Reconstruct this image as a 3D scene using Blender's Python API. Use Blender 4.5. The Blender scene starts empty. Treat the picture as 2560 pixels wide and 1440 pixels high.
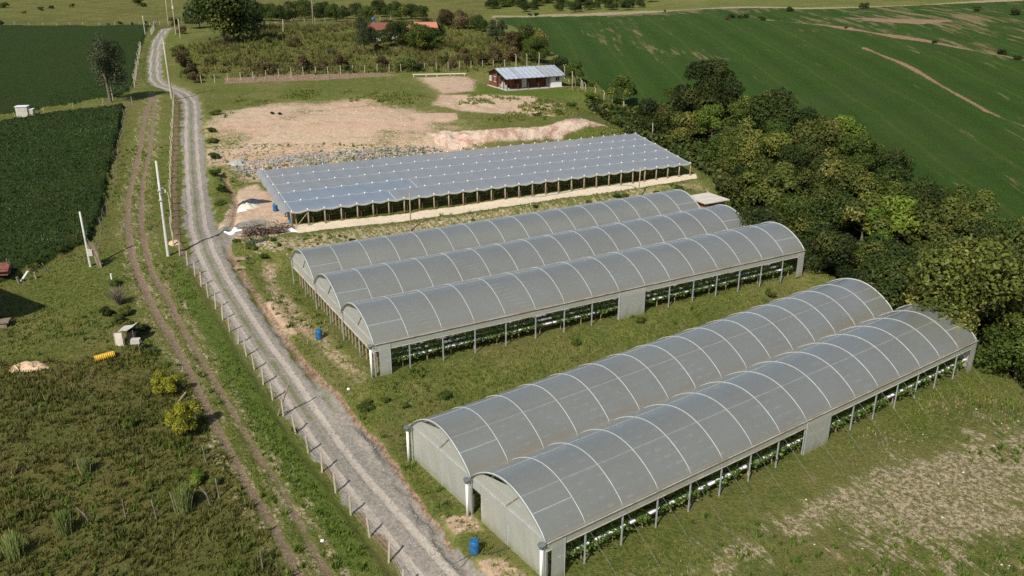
import bpy, math, random
import numpy as np
R = math.radians
random.seed(7); rng = np.random.default_rng(7)
scene = bpy.context.scene
C = scene.collection

# ---------------------------------------------------------------- camera
F_PX, HORIZ, CAM_H = 2100.0, -100.0, 34.0           # focal length and horizon row for a 2560 px wide frame
PITCH = math.atan((720 - HORIZ) / F_PX)
cam = bpy.data.cameras.new('camera'); camo = bpy.data.objects.new('camera', cam); C.objects.link(camo)
cam.sensor_width = 36.0; cam.lens = 36.0 * F_PX / 2560.0; cam.clip_start = 0.5; cam.clip_end = 6000
camo.location = (0, 0, CAM_H); camo.rotation_euler = (R(90) - PITCH, 0, 0)
scene.camera = camo
# ---------------------------------------------------------------- light
SUN_AZ, SUN_EL = R(62), R(44)                        # direction in which shadows fall (from +x), elevation
w = bpy.data.worlds.new('World'); scene.world = w; w.use_nodes = True
nt = w.node_tree; nt.nodes.clear()
sky = nt.nodes.new('ShaderNodeTexSky'); sky.sky_type = 'NISHITA'; sky.sun_disc = False
sky.sun_elevation = SUN_EL
sx, sy = -math.cos(SUN_AZ), -math.sin(SUN_AZ)        # where the sun stands
sky.sun_rotation = math.atan2(sx, sy)
sky.air_density = 1.0; sky.dust_density = 1.5; sky.ozone_density = 1.0
bg = nt.nodes.new('ShaderNodeBackground'); bg.inputs[1].default_value = 0.074
wo = nt.nodes.new('ShaderNodeOutputWorld')
nt.links.new(sky.outputs[0], bg.inputs[0]); nt.links.new(bg.outputs[0], wo.inputs[0])
sun = bpy.data.lights.new('sun', 'SUN'); suno = bpy.data.objects.new('sun', sun); C.objects.link(suno)
sun.energy = 4.3; sun.angle = R(0.5); sun.color = (1.0, 0.94, 0.84)
suno.rotation_euler = (R(90) - SUN_EL, 0, SUN_AZ - R(90))
suno.location = (0, 0, 80)
scene.view_settings.view_transform = 'Standard'; scene.view_settings.look = 'None'
scene.view_settings.exposure = 0.22; scene.view_settings.gamma = 1.0
scene.view_settings.use_curve_mapping = False
scene.cycles.max_bounces = 6; scene.cycles.diffuse_bounces = 2; scene.cycles.glossy_bounces = 2
scene.cycles.transmission_bounces = 4; scene.cycles.transparent_max_bounces = 12
scene.cycles.sample_clamp_indirect = 4.0
scene.cycles.use_denoising = False

# ---------------------------------------------------------------- numeric helpers
def sstep(a, b, x):
    t = np.clip((np.asarray(x, float) - a) / (b - a), 0, 1); return t * t * (3 - 2 * t)
class VNoise:                                         # cheap tiled value noise
    def __init__(s, seed, n=256):
        s.g = np.random.default_rng(seed).random((n, n)); s.n = n
    def __call__(s, x, y, scale):
        x = np.asarray(x, float) / scale; y = np.asarray(y, float) / scale
        xi = np.floor(x).astype(int); yi = np.floor(y).astype(int); fx = x - xi; fy = y - yi
        fx = fx * fx * (3 - 2 * fx); fy = fy * fy * (3 - 2 * fy); n = s.n; g = s.g
        a = g[xi % n, yi % n]; b = g[(xi + 1) % n, yi % n]; c = g[xi % n, (yi + 1) % n]; d = g[(xi + 1) % n, (yi + 1) % n]
        return a + (b - a) * fx + (c - a) * fy + (a - b - c + d) * fx * fy - 0.5
vn = VNoise(3); vn2 = VNoise(9)
def fbm(x, y, s, o=4):
    r = 0; a = 1.0
    for i in range(o):
        r = r + a * vn(np.asarray(x) + 17 * i, np.asarray(y) - 31 * i, s); s = s / 2.1; a *= 0.55
    return r
def poly_dist(px, py, pts):
    """distance to a polyline (world), and signed side (+ = right of travel)"""
    px = np.asarray(px, float); py = np.asarray(py, float)
    best = np.full(px.shape, 1e9); side = np.zeros(px.shape)
    for (x0, y0), (x1, y1) in zip(pts[:-1], pts[1:]):
        dx, dy = x1 - x0, y1 - y0; L2 = dx * dx + dy * dy + 1e-9
        t = np.clip(((px - x0) * dx + (py - y0) * dy) / L2, 0, 1)
        ex = px - x0 - t * dx; ey = py - y0 - t * dy; d = np.hypot(ex, ey)
        cr = (dy * (px - x0) - dx * (py - y0))
        m = d < best; best = np.where(m, d, best); side = np.where(m, np.sign(cr), side)
    return best, side
def in_poly(px, py, pts):
    px = np.asarray(px, float); py = np.asarray(py, float); c = np.zeros(px.shape, bool); n = len(pts)
    for i in range(n):
        x0, y0 = pts[i]; x1, y1 = pts[(i + 1) % n]
        if y0 == y1: continue
        c ^= ((y0 > py) != (y1 > py)) & (px < (x1 - x0) * (py - y0) / (y1 - y0) + x0)
    return c
def poly_sd(px, py, pts, reach=12.0):                 # + inside, - outside, in metres
    px = np.asarray(px, float); py = np.asarray(py, float)
    out = np.full(px.shape, -1e3)
    a = np.array(pts); m = (px > a[:, 0].min() - reach) & (px < a[:, 0].max() + reach) & (py > a[:, 1].min() - reach) & (py < a[:, 1].max() + reach)
    if m.any():
        qx, qy = px[m], py[m]; d, _ = poly_dist(qx, qy, list(pts) + [pts[0]])
        out[m] = np.where(in_poly(qx, qy, pts), d, -d)
    return out

# ---------------------------------------------------------------- terrain height
BY = [-200, -40, 20, 40, 60, 75, 88, 100, 120, 145, 170, 210, 250, 300, 345, 430, 620, 1000, 2500]
BZ = [-8, -6, -2, -0.6, 1.0, 2.3, 4.0, 4.6, 6.4, 8.6, 9.4, 11.0, 13.0, 14.2, 12.0, 11.0, 19, 30, 60]
SY = [-200, 20, 40, 60, 75, 95, 115, 140, 165, 200, 250, 330, 2500]
SX = [120, 76, 68, 60, 56, 49, 43, 36, 29, 22, 15, 0, -60]
VY = [-200, 40, 60, 100, 130, 160, 200, 250, 300, 345, 430, 620, 1000, 2500]
VZ = [-9, -5, -4, -2, 1, 4.5, 8, 11, 12.6, 11.4, 11, 19, 30, 60]
NEAR_A, NEAR_ANG, NEAR_L, NEAR_SP = (1.95, 39.52), R(35.3), 47.6, 7.95
MID_A, MID_ANG, MID_L, MID_SP = (-11.21, 61.83), R(29.2), 48.9, 8.16
NEAR_Z, MID_Z, SHADE_Z, HOUSE_Z = 0.0, 2.0, 4.5, 9.0
SH = [(-26.0, 95.2), (26.1, 120.7), (21.2, 143.5), (-35.3, 116.5)]   # shade house roof corners
def rect_dist(x, y, A, ang, L, W):
    c, s = math.cos(ang), math.sin(ang); u = (x - A[0]) * c + (y - A[1]) * s; v = -(x - A[0]) * s + (y - A[1]) * c
    du = np.maximum(np.maximum(-u, u - L), 0); dv = np.maximum(np.maximum(-v, v - W), 0); return np.hypot(du, dv)
SH_BIG = [(-42, 92), (-27.5, 92.0), (28.5, 119.0), (24, 145.5), (-36.5, 118), (-40, 108)]
HOUSE_PL = [(-8, 171), (14, 174), (18, 192), (-6, 190)]
def h0(x, y):
    x = np.asarray(x, float); y = np.asarray(y, float)
    wob = fbm(x, y, 45, 3)
    base = np.interp(y, BY, BZ) + 0.7 * wob
    base = base - 0.022 * np.clip(-x - 45, 0, 120) * sstep(60, 100, y)
    d = (x - np.interp(y, SY, SX)) * 0.86
    val = np.interp(y, VY, VZ)
    k = sstep(-22, -4, d)
    fld = val + 0.075 * np.clip(d, 0, 160) - 0.035 * np.clip(d - 160, 0, 400) + 1.6 * fbm(x, y, 90, 2) * sstep(0, 60, d)
    far = sstep(300, 420, y)
    z = base * (1 - k) + fld * k
    z = z * 1.0 + far * 5 * fbm(x + 500, y, 260, 3)
    def plat(z, dist, zt, fo): 
        q = sstep(fo, 0.0, dist); return z * (1 - q) + zt * q
    hd = -poly_sd(x, y, HOUSE_PL, 14); z = plat(z, np.maximum(hd, 0), HOUSE_Z, 8.0)
    sd = -poly_sd(x, y, SH_BIG, 9); z = plat(z, np.maximum(sd, 0), SHADE_Z, 4.0)
    z = plat(z, np.maximum(rect_dist(x, y, MID_A, MID_ANG, MID_L, 3 * MID_SP) - 1.3, 0), MID_Z, 4.5)
    z = plat(z, np.maximum(rect_dist(x, y, NEAR_A, NEAR_ANG, NEAR_L, 2 * NEAR_SP) - 1.6, 0), NEAR_Z, 5.0)
    return z
cp, sp_ = math.cos(PITCH), math.sin(PITCH)
_T = np.concatenate([np.arange(25, 260, 0.5), np.geomspace(260, 3000, 500)])
def G(u, v, off=0.0):
    """world point where the line of sight through (u, v) of the 2560 px frame meets the land"""
    a = (u - 1280) / F_PX; b = (720 - v) / F_PX
    r = np.array([a, cp + b * sp_, -sp_ + b * cp]); n = np.hypot(r[0], r[1])
    t = _T / n; z = CAM_H + r[2] * t; g = h0(r[0] * t, r[1] * t) + off
    k = np.argmax(z < g)
    if not (z[k] < g[k]): k = len(t) - 1
    lo, hi = t[max(k - 1, 0)], t[k]
    for _ in range(12):
        m = (lo + hi) / 2
        if CAM_H + r[2] * m < float(h0(r[0] * m, r[1] * m)) + off: hi = m
        else: lo = m
    return (float(r[0] * hi), float(r[1] * hi))
def GL(pts): return [G(*p) for p in pts]

ROAD = GL([(1135,1480),(1100,1440),(1052,1385),(980,1300),(903,1210),(831,1118),(760,1018),(700,925),(645,850),(590,762),(545,690),(512,620),(494,560),(488,500),(481,420),(477,340),(477,275),(474,250),(458,232),(430,219),(400,210),(385,195),(383,170),(386,130),(392,100),(405,80),(414,70)])
ROAD = [(ROAD[0][0] + 22, ROAD[0][1] - 30)] + ROAD + [(ROAD[-1][0] + 4, ROAD[-1][1] + 25), (ROAD[-1][0] + 22, ROAD[-1][1] + 90)]
DITCH = GL([(1190,1440),(1130,1370),(1075,1290),(1010,1200),(950,1110),(880,1040),(830,975),(770,915),(720,850),(680,790),(640,730),(600,670),(570,620),(580,560),(590,510),(580,470),(550,430)])
RUT1 = GL([(760,1460),(737,1417),(689,1320),(623,1220),(600,1173),(550,1083),(493,967),(475,932),(435,857),(385,775),(350,700),(332,647),(319,560),(321,500),(332,447),(350,372),(360,310),(372,262),(380,235)])
RUT2 = GL([(830,1450),(782,1372),(740,1290),(700,1210),(650,1147),(600,1060),(547,970),(512,912),(467,840),(425,755),(390,700),(372,655),(352,565),(354,510),(358,442),(375,380),(383,300),(388,240)])
FENCE = GL([(1010,1470),(985,1420),(940,1350),(885,1290),(840,1225),(800,1165),(765,1115),(735,1070),(703,1025),(670,975),(640,925),(617,885),(590,845),(565,810),(545,775),(525,745),(505,715),(487,685),(468,660),(450,640),(434,615),(428,560),(427,480),(428,420),(431,360),(434,290),(436,235)])
SPUR = GL([(575,575),(545,600),(520,625),(505,650)]); SPUR2 = GL([(640,560),(580,572),(540,595)])
def px_poly(p): return GL(p)
Z_ = {}
Z_['crop_low'] = px_poly([(-420,420),(-200,345),(0,312),(160,288),(312,268),(300,330),(289,375),(270,450),(246,555),(226,606),(150,645),(60,690),(-60,735),(-420,860)])
Z_['crop_up'] = px_poly([(-500,95),(0,66),(180,66),(378,66),(345,150),(336,205),(320,232),(285,246),(180,262),(40,285),(-420,345)])
Z_['right'] = px_poly([(1235,44),(1330,42),(1600,34),(2000,23),(2560,2),(3300,-30),(3900,1400),(2700,1000),(2520,800),(2150,540),(1830,420),(1600,300),(1470,200),(1370,120),(1290,70)])
Z_['pale'] = px_poly([(560,400),(545,340),(560,300),(640,275),(760,262),(900,252),(1010,272),(1040,288),(1120,318),(1060,330),(1130,352),(1100,378),(900,392),(720,402),(620,420)])
Z_['pale2'] = px_poly([(1010,285),(1140,282),(1145,298),(1110,306),(1040,300)])
Z_['pink'] = px_poly([(1060,330),(1200,325),(1360,316),(1480,302),(1545,328),(1400,345),(1250,352),(1130,375),(1090,360)])
Z_['bank'] = px_poly([(1105,238),(1240,238),(1330,242),(1350,262),(1420,262),(1380,290),(1150,275),(1090,262)])
Z_['path'] = px_poly([(1030,192),(1170,190),(1200,200),(1195,228),(1100,238),(1060,215)])
Z_['lawn'] = px_poly([(1150,205),(1200,212),(1280,228),(1410,222),(1460,240),(1300,246),(1180,238),(1120,225)])
Z_['yard'] = px_poly([(598,472),(640,462),(672,480),(706,520),(742,558),(750,580),(690,590),(600,600),(548,590),(548,560),(578,520)])
Z_['strip'] = px_poly([(735,563),(742,583),(1000,553),(1300,512),(1560,476),(1745,446),(1738,434),(1560,458),(1300,492),(1000,535)])
Z_['bank_mid'] = px_poly([(600,600),(740,585),(1000,555),(1400,500),(1740,450),(1800,500),(1600,530),(1300,560),(1000,610),(800,650),(690,640),(620,640)])
Z_['bank_left'] = px_poly([(640,650),(700,645),(716,720),(770,780),(840,850),(900,900),(930,950),(900,980),(840,930),(760,850),(700,800),(655,730)])
Z_['near_right'] = px_poly([(1500,1500),(1640,1390),(1760,1310),(1930,1270),(2060,1200),(2230,1080),(2400,1010),(2600,1060),(2800,1200),(2700,1500)])
Z_['meadow'] = px_poly([(-500,900),(0,905),(180,900),(330,850),(400,900),(470,960),(560,1120),(640,1260),(700,1400),(740,1500),(-500,1500)])
Z_['lush'] = px_poly([(450,640),(500,720),(600,860),(700,1030),(800,1180),(900,1320),(980,1440),(860,1440),(760,1290),(650,1120),(540,920),(470,800),(420,700)])
Z_['upper'] = px_poly([(450,100),(700,60),(1000,50),(1290,90),(1370,160),(1200,180),(700,190),(450,200)])
Z_['redstrip'] = px_poly([(560,195),(700,186),(960,183),(1000,189),(850,198),(700,204),(560,210)])
Z_['fieldbrown'] = px_poly([(1640,135),(1700,155),(1760,185),(1700,195),(1660,165)])
FLINE = GL([(2160,120),(2280,170),(2330,200),(2400,240),(2470,280),(2560,315),(2680,350)])
FLINE2 = GL([(1900,48),(2050,62),(2200,85),(2330,105),(2410,122),(2480,135),(2560,150),(2700,170)])
FLINE3 = GL([(2120,45),(2250,50),(2370,52),(2300,58),(2160,50)])

FANG = math.atan2(FLINE[5][1] - FLINE[1][1], FLINE[5][0] - FLINE[1][0])
Z_['wash'] = px_poly([(690,900),(745,965),(831,1118),(903,1210),(980,1300),(1052,1385),(1100,1440),(1150,1500),(1240,1500),(1180,1440),(1128,1370),(1070,1290),(1005,1200),(945,1110),(875,1040),(815,965)])
Z_['strawband'] = px_poly([(1230,45),(1230,39),(1600,27),(2000,19),(2300,12),(2560,-6),(2560,6),(2300,20),(2000,24),(1600,36)])
Z_['olive_hill'] = px_poly([(-200,40),(0,38),(180,26),(330,18),(480,14),(480,2),(300,8),(0,22),(-200,28)])
Z_['spot1'] = px_poly([(1090,1285),(1200,1275),(1215,1330),(1130,1345)])
Z_['spot2'] = px_poly([(1170,1390),(1260,1385),(1350,1450),(1200,1460)])
Z_['spot3'] = px_poly([(640,760),(690,745),(760,830),(740,850),(690,820)])
Z_['bottom_left_dry'] = px_poly([(985,1290),(1040,1290),(1010,1200),(960,1140),(930,1150)])
def road_near(x, y): 
    m = (np.asarray(x) < 30) & (np.asarray(x) > -130)
    d = np.full(np.shape(x), 99.0); s = np.zeros(np.shape(x))
    if m.any(): d[m], s[m] = poly_dist(np.asarray(x)[m], np.asarray(y)[m], ROAD)
    return d, s
def hfull(x, y, fine=True):
    x = np.asarray(x, float); y = np.asarray(y, float); sc = x.ndim == 0
    if sc: x = x[None]; y = y[None]
    z = h0(x, y)
    dr, sr = road_near(x, y)
    dr = dr + 0.35 * vn2(x, y, 1.3)
    z = z - 0.30 * sstep(2.6, 1.9, dr)                                        # road lies a little lower than its verge
    off = np.abs(dr - 0.75); z = z - 0.06 * sstep(0.35, 0.05, off)
    m = (x < 30) & (x > -80) & (y < 130)
    dd = np.full(x.shape, 99.0); r1 = dd.copy(); r2 = dd.copy()
    if m.any():
        dd[m] = poly_dist(x[m], y[m], DITCH)[0]; r1[m] = poly_dist(x[m], y[m], RUT1)[0]; r2[m] = poly_dist(x[m], y[m], RUT2)[0]
    z = z - 0.38 * sstep(0.75, 0.1, dd + 0.5 * vn2(x, y, 0.9))
    z = z - 0.10 * sstep(0.5, 0.1, np.minimum(r1, r2))
    for k, hh in (('crop_low', 0.85), ('crop_up', 0.6)):
        sdd = poly_sd(x, y, Z_[k], 3.0)
        z = z + hh * sstep(-0.1, 0.3, sdd + 0.3 * vn2(x, y, 0.8) + 0.8 * fbm(x, y, 3.0, 2)) * (1 + 0.35 * vn(x, y, 0.55) )
    if fine:
        rough = 0.10 * fbm(x, y, 1.4, 3) * (dr > 2.2) + 0.25 * fbm(x + 90, y, 7, 2) * (dr > 3.5) * sstep(260, 120, y) * 0.5
        inside = (rect_dist(x, y, MID_A, MID_ANG, MID_L, 3 * MID_SP) > 0.5) & (rect_dist(x, y, NEAR_A, NEAR_ANG, NEAR_L, 2 * NEAR_SP) > 0.5)
        z = z + rough * inside
        pk = np.maximum(sstep(-1, 1, poly_sd(x, y, Z_['pink'], 3)), 0.6 * sstep(-1, 1, poly_sd(x, y, Z_['bank'], 3)))
        z = z + pk * (0.5 * fbm(x, y, 2.2, 4) + 0.45 * fbm(x * 2.2 + y * 0.3, y * 0.4, 2.0, 4))
        wd = poly_sd(x, y, Z_['right'], 3)
    return z[0] if sc else z
def gz(x, y): return float(hfull(x, y))
def P3(u, v, dz=0.0):
    x, y = G(u, v); return (x, y, gz(x, y) + dz)

# ---------------------------------------------------------------- materials
def new_mat(name):
    m = bpy.data.materials.new(name); m.use_nodes = True; t = m.node_tree; t.nodes.clear()
    o = t.nodes.new('ShaderNodeOutputMaterial'); return m, t, o
def N(t, kind, **kw):
    n = t.nodes.new(kind)
    for k, v in kw.items():
        if k.startswith('i_'): n.inputs[int(k[2:])].default_value = v
        else: setattr(n, k, v)
    return n
def col4(c): return (c[0], c[1], c[2], 1.0)
def mix(t, fac, a, b, mode='MIX'):
    n = t.nodes.new('ShaderNodeMix'); n.data_type = 'RGBA'; n.blend_type = mode
    for sock, v in ((n.inputs[0], fac), (n.inputs[6], a), (n.inputs[7], b)):
        if isinstance(v, bpy.types.NodeSocket): t.links.new(v, sock)
        elif isinstance(v, (int, float)): sock.default_value = v
        else: sock.default_value = col4(v)
    return n.outputs[2]
def math_(t, op, a, b=None, c=None, clamp=False):
    n = t.nodes.new('ShaderNodeMath'); n.operation = op; n.use_clamp = clamp
    for i, v in enumerate((a, b, c)):
        if v is None: continue
        if isinstance(v, bpy.types.NodeSocket): t.links.new(v, n.inputs[i])
        else: n.inputs[i].default_value = v
    return n.outputs[0]
def noise(t, vec, scale, detail=4, rough=0.6, dist=0.0):
    n = t.nodes.new('ShaderNodeTexNoise'); n.inputs['Scale'].default_value = scale; n.inputs['Detail'].default_value = detail
    n.inputs['Roughness'].default_value = rough; n.inputs['Distortion'].default_value = dist
    if vec is not None: t.links.new(vec, n.inputs['Vector'])
    return n.outputs[0]
def srange(t, v, a, b):
    n = t.nodes.new('ShaderNodeMapRange'); n.interpolation_type = 'SMOOTHSTEP'
    t.links.new(v, n.inputs[0]); n.inputs[1].default_value = a; n.inputs[2].default_value = b; return n.outputs[0]

def simple_mat(name, c, rough=0.7, var=0.15, scale=3.0, c2=None, metal=0.0, bump=0.0, spec=0.3, stretch=None):
    m, t, o = new_mat(name); tc = N(t, 'ShaderNodeTexCoord'); vec = tc.outputs['Object']
    if stretch:
        mp = N(t, 'ShaderNodeMapping'); mp.inputs['Scale'].default_value = stretch; t.links.new(vec, mp.inputs[0]); vec = mp.outputs[0]
    n1 = noise(t, vec, scale, 5, 0.65)
    a = tuple(max(0, x * (1 - var * 1.6)) for x in c); b = tuple(x * (1 + var) for x in c)
    cc = mix(t, srange(t, n1, 0.3, 0.7), a, b)
    if c2 is not None: cc = mix(t, srange(t, noise(t, vec, scale * 0.37, 4, 0.7), 0.45, 0.62), cc, c2)
    p = N(t, 'ShaderNodeBsdfPrincipled'); t.links.new(cc, p.inputs['Base Color']); p.inputs['Roughness'].default_value = rough
    p.inputs['Metallic'].default_value = metal; p.inputs['Specular IOR Level'].default_value = spec
    if bump:
        bn = N(t, 'ShaderNodeBump'); bn.inputs['Strength'].default_value = bump; t.links.new(n1, bn.inputs['Height']); t.links.new(bn.outputs[0], p.inputs['Normal'])
    t.links.new(p.outputs[0], o.inputs[0]); return m

def leaf_mat(name, c1, c2, c3=None, trans=0.25, rand=0.25, rough=0.55):
    """foliage: colour varies by clump attribute and by object"""
    m, t, o = new_mat(name)
    at = N(t, 'ShaderNodeAttribute'); at.attribute_name = 'lv'
    sep = N(t, 'ShaderNodeSeparateColor'); t.links.new(at.outputs['Color'], sep.inputs[0])
    c = mix(t, sep.outputs[0], c1, c2)
    if c3 is not None: c = mix(t, srange(t, sep.outputs[1], 0.62, 0.95), c, c3)
    oi = N(t, 'ShaderNodeObjectInfo')
    k = math_(t, 'MULTIPLY_ADD', oi.outputs['Random'], rand * 2, 1 - rand)
    hs = N(t, 'ShaderNodeHueSaturation'); t.links.new(c, hs.inputs['Color']); t.links.new(k, hs.inputs['Value'])
    k2 = math_(t, 'MULTIPLY_ADD', sep.outputs[2], 0.5, 0.75); cc = N(t, 'ShaderNodeHueSaturation'); t.links.new(hs.outputs[0], cc.inputs['Color']); t.links.new(k2, cc.inputs['Value'])
    d = N(t, 'ShaderNodeBsdfPrincipled'); t.links.new(cc.outputs[0], d.inputs['Base Color']); d.inputs['Roughness'].default_value = rough
    d.inputs['Specular IOR Level'].default_value = 0.22
    tr = N(t, 'ShaderNodeBsdfTranslucent'); t.links.new(cc.outputs[0], tr.inputs[0])
    ms = N(t, 'ShaderNodeMixShader'); ms.inputs[0].default_value = trans
    t.links.new(d.outputs[0], ms.inputs[1]); t.links.new(tr.outputs[0], ms.inputs[2]); t.links.new(ms.outputs[0], o.inputs[0]); return m

def film_mat(name, c, opac=0.85, trans=0.45, gloss=0.10, rough=0.35, streak=(1, 1, 1), dirt=(0.20, 0.17, 0.12), foot=False):
    """translucent polythene: scattering sheet, part clear, with dust"""
    m, t, o = new_mat(name); tc = N(t, 'ShaderNodeTexCoord')
    mp = N(t, 'ShaderNodeMapping'); mp.inputs['Scale'].default_value = streak; t.links.new(tc.outputs['Object'], mp.inputs[0])
    n1 = noise(t, mp.outputs[0], 0.5, 5, 0.65, 0.3); n2 = noise(t, mp.outputs[0], 4.0, 4, 0.7)
    f = math_(t, 'ADD', math_(t, 'MULTIPLY', n1, 0.7), math_(t, 'MULTIPLY', n2, 0.3))
    cc = mix(t, srange(t, f, 0.42, 0.66), c, tuple(0.72 * a + 0.28 * b for a, b in zip(c, dirt)))
    if foot:
        sx_ = N(t, 'ShaderNodeSeparateXYZ'); t.links.new(tc.outputs['Object'], sx_.inputs[0]); hz = math_(t, 'ADD', sx_.outputs[2], math_(t, 'MULTIPLY', n2, 0.9))
        cc = mix(t, math_(t, 'MULTIPLY', srange(t, hz, 1.15, 0.35), 0.8), cc, (0.42, 0.42, 0.24))
    at = N(t, 'ShaderNodeAttribute'); at.attribute_name = 'dust'; dm = math_(t, 'MULTIPLY', at.outputs['Fac'], math_(t, 'MULTIPLY_ADD', n1, 1.6, -0.25), clamp=True); cc = mix(t, dm, cc, (0.40, 0.32, 0.21))
    df = N(t, 'ShaderNodeBsdfDiffuse'); t.links.new(cc, df.inputs[0])
    tr = N(t, 'ShaderNodeBsdfTranslucent'); t.links.new(cc, tr.inputs[0])
    m1 = N(t, 'ShaderNodeMixShader'); m1.inputs[0].default_value = trans; t.links.new(df.outputs[0], m1.inputs[1]); t.links.new(tr.outputs[0], m1.inputs[2])
    tp = N(t, 'ShaderNodeBsdfTransparent'); tp.inputs[0].default_value = (0.93, 0.95, 0.95, 1)
    m2 = N(t, 'ShaderNodeMixShader'); op = math_(t, 'MULTIPLY_ADD', srange(t, f, 0.4, 0.7), 0.08, opac, clamp=True); t.links.new(op, m2.inputs[0])
    t.links.new(tp.outputs[0], m2.inputs[1]); t.links.new(m1.outputs[0], m2.inputs[2])
    gl = N(t, 'ShaderNodeBsdfGlossy'); gl.inputs['Roughness'].default_value = rough; gl.inputs[0].default_value = (1, 0.97, 0.93, 1)
    bn = N(t, 'ShaderNodeBump'); bn.inputs['Strength'].default_value = 0.2; bn.inputs['Distance'].default_value = 0.25
    t.links.new(n1, bn.inputs['Height']); t.links.new(bn.outputs[0], gl.inputs['Normal'])
    if not foot: t.links.new(bn.outputs[0], df.inputs['Normal'])
    fr = N(t, 'ShaderNodeLayerWeight'); fr.inputs[0].default_value = 0.5; gf = math_(t, 'MULTIPLY_ADD', math_(t, 'POWER', fr.outputs['Facing'], 2.2), 0.6, gloss * 1.1, clamp=True)
    m3 = N(t, 'ShaderNodeMixShader'); t.links.new(gf, m3.inputs[0]); t.links.new(m2.outputs[0], m3.inputs[1]); t.links.new(gl.outputs[0], m3.inputs[2])
    t.links.new(m3.outputs[0], o.inputs[0]); return m

def terrain_mat():
    m, t, o = new_mat('terrain')
    geo = N(t, 'ShaderNodeNewGeometry'); pos = geo.outputs['Position']
    def attr(nm):
        a = N(t, 'ShaderNodeAttribute'); a.attribute_name = nm; s = N(t, 'ShaderNodeSeparateColor'); t.links.new(a.outputs['Color'], s.inputs[0])
        return list(s.outputs) + [a.outputs['Alpha']]
    A = attr('m1'); B = attr('m2'); D = attr('m3'); E_ = attr('m4')
    nL = noise(t, pos, 0.09, 5, 0.6); nM = noise(t, pos, 0.55, 5, 0.68, 0.4); nS = noise(t, pos, 3.2, 5, 0.75); nF = noise(t, pos, 11.0, 3, 0.7)
    def sh(n, a, b): return srange(t, n, a, b)
    # grass: greens, olives, straw
    g = mix(t, sh(nM, 0.36, 0.64), (0.155, 0.180, 0.040), (0.225, 0.225, 0.060))
    g = mix(t, sh(nS, 0.36, 0.66), g, (0.072, 0.104, 0.022))
    g = mix(t, math_(t, 'MULTIPLY', sh(nL, 0.46, 0.60), 0.5), g, (0.215, 0.195, 0.075))
    g = mix(t, math_(t, 'MULTIPLY', sh(nF, 0.56, 0.74), 0.6), g, (0.26, 0.24, 0.10)); g = mix(t, math_(t, 'MULTIPLY', sh(nM, 0.60, 0.68), 0.5), g, (0.30, 0.24, 0.13))
    def layer(c, mask, col, amp=0.7, lo=0.38, hi=0.62, nz=None, top=1.0):
        nz = nz or math_(t, 'ADD', math_(t, 'MULTIPLY', nM, 0.5), math_(t, 'MULTIPLY', nS, 0.5))
        f = math_(t, 'ADD', mask, math_(t, 'MULTIPLY', math_(t, 'SUBTRACT', nz, 0.5), amp * 2.2))
        edge = srange(t, mask, 0.0, 0.12)
        f = math_(t, 'MULTIPLY', math_(t, 'MULTIPLY', srange(t, f, lo, hi), edge), top)
        return mix(t, f, c, col)
    lushc = mix(t, sh(nS, 0.35, 0.65), (0.085, 0.130, 0.022), (0.150, 0.195, 0.040))
    g = layer(g, B[0], lushc)
    olive = mix(t, sh(nS, 0.35, 0.65), (0.095, 0.100, 0.026), (0.195, 0.175, 0.058))
    olive = mix(t, math_(t, 'MULTIPLY', sh(nF, 0.56, 0.72), 0.5), olive, (0.18, 0.14, 0.06))
    olive = mix(t, math_(t, 'MULTIPLY', sh(nL, 0.46, 0.58), 0.6), olive, (0.105, 0.130, 0.030))
    g = layer(g, B[1], olive)
    dry = mix(t, sh(nS, 0.40, 0.60), (0.18, 0.155, 0.065), (0.54, 0.455, 0.30))
    mpd = N(t, 'ShaderNodeMapping'); mpd.vector_type = 'TEXTURE'; mpd.inputs['Rotation'].default_value = (0, 0, R(-58)); mpd.inputs['Scale'].default_value = (3.2, 0.8, 1.0); t.links.new(pos, mpd.inputs[0]); nD = noise(t, mpd.outputs[0], 1.3, 5, 0.7, 0.3)
    g = layer(g, B[2], dry, 0.9, nz=math_(t, 'ADD', math_(t, 'MULTIPLY', nD, 0.7), math_(t, 'MULTIPLY', nS, 0.3)))
    yel = mix(t, sh(nM, 0.4, 0.6), (0.125, 0.130, 0.034), (0.18, 0.165, 0.055)); yel = mix(t, math_(t, 'MULTIPLY', sh(nL, 0.44, 0.60), 0.7), yel, (0.095, 0.115, 0.03)); g = layer(g, B[3], yel, 0.2)
    # bare ground
    soil = mix(t, sh(nS, 0.34, 0.66), (0.38, 0.28, 0.19), (0.60, 0.47, 0.345)); soil = mix(t, math_(t, 'MULTIPLY', sh(nL, 0.42, 0.56), 0.5), soil, (0.50, 0.33, 0.24))
    soil = mix(t, math_(t, 'MULTIPLY', sh(nM, 0.5, 0.66), 0.55), soil, (0.30, 0.21, 0.12))
    g = layer(g, A[2], soil, 0.62)
    pink = mix(t, sh(nM, 0.38, 0.60), (0.46, 0.27, 0.20), (0.68, 0.55, 0.43)); pink = mix(t, math_(t, 'MULTIPLY', sh(nS, 0.52, 0.7), 0.5), pink, (0.36, 0.22, 0.15))
    g = layer(g, A[3], pink, 0.35)
    sand = mix(t, sh(nS, 0.35, 0.65), (0.58, 0.48, 0.34), (0.72, 0.62, 0.48)); g = layer(g, D[1], sand, 0.12)
    red = mix(t, sh(nS, 0.35, 0.65), (0.16, 0.095, 0.055), (0.46, 0.33, 0.235)); g = layer(g, D[2], red, 0.7)
    # gravel road
    gr = mix(t, sh(nS, 0.32, 0.68), (0.19, 0.176, 0.15), (0.345, 0.312, 0.262)); gr = mix(t, math_(t, 'MULTIPLY', sh(nF, 0.50, 0.70), 0.5), gr, (0.17, 0.17, 0.165))
    g = layer(g, A[0], gr, 0.42)
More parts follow.
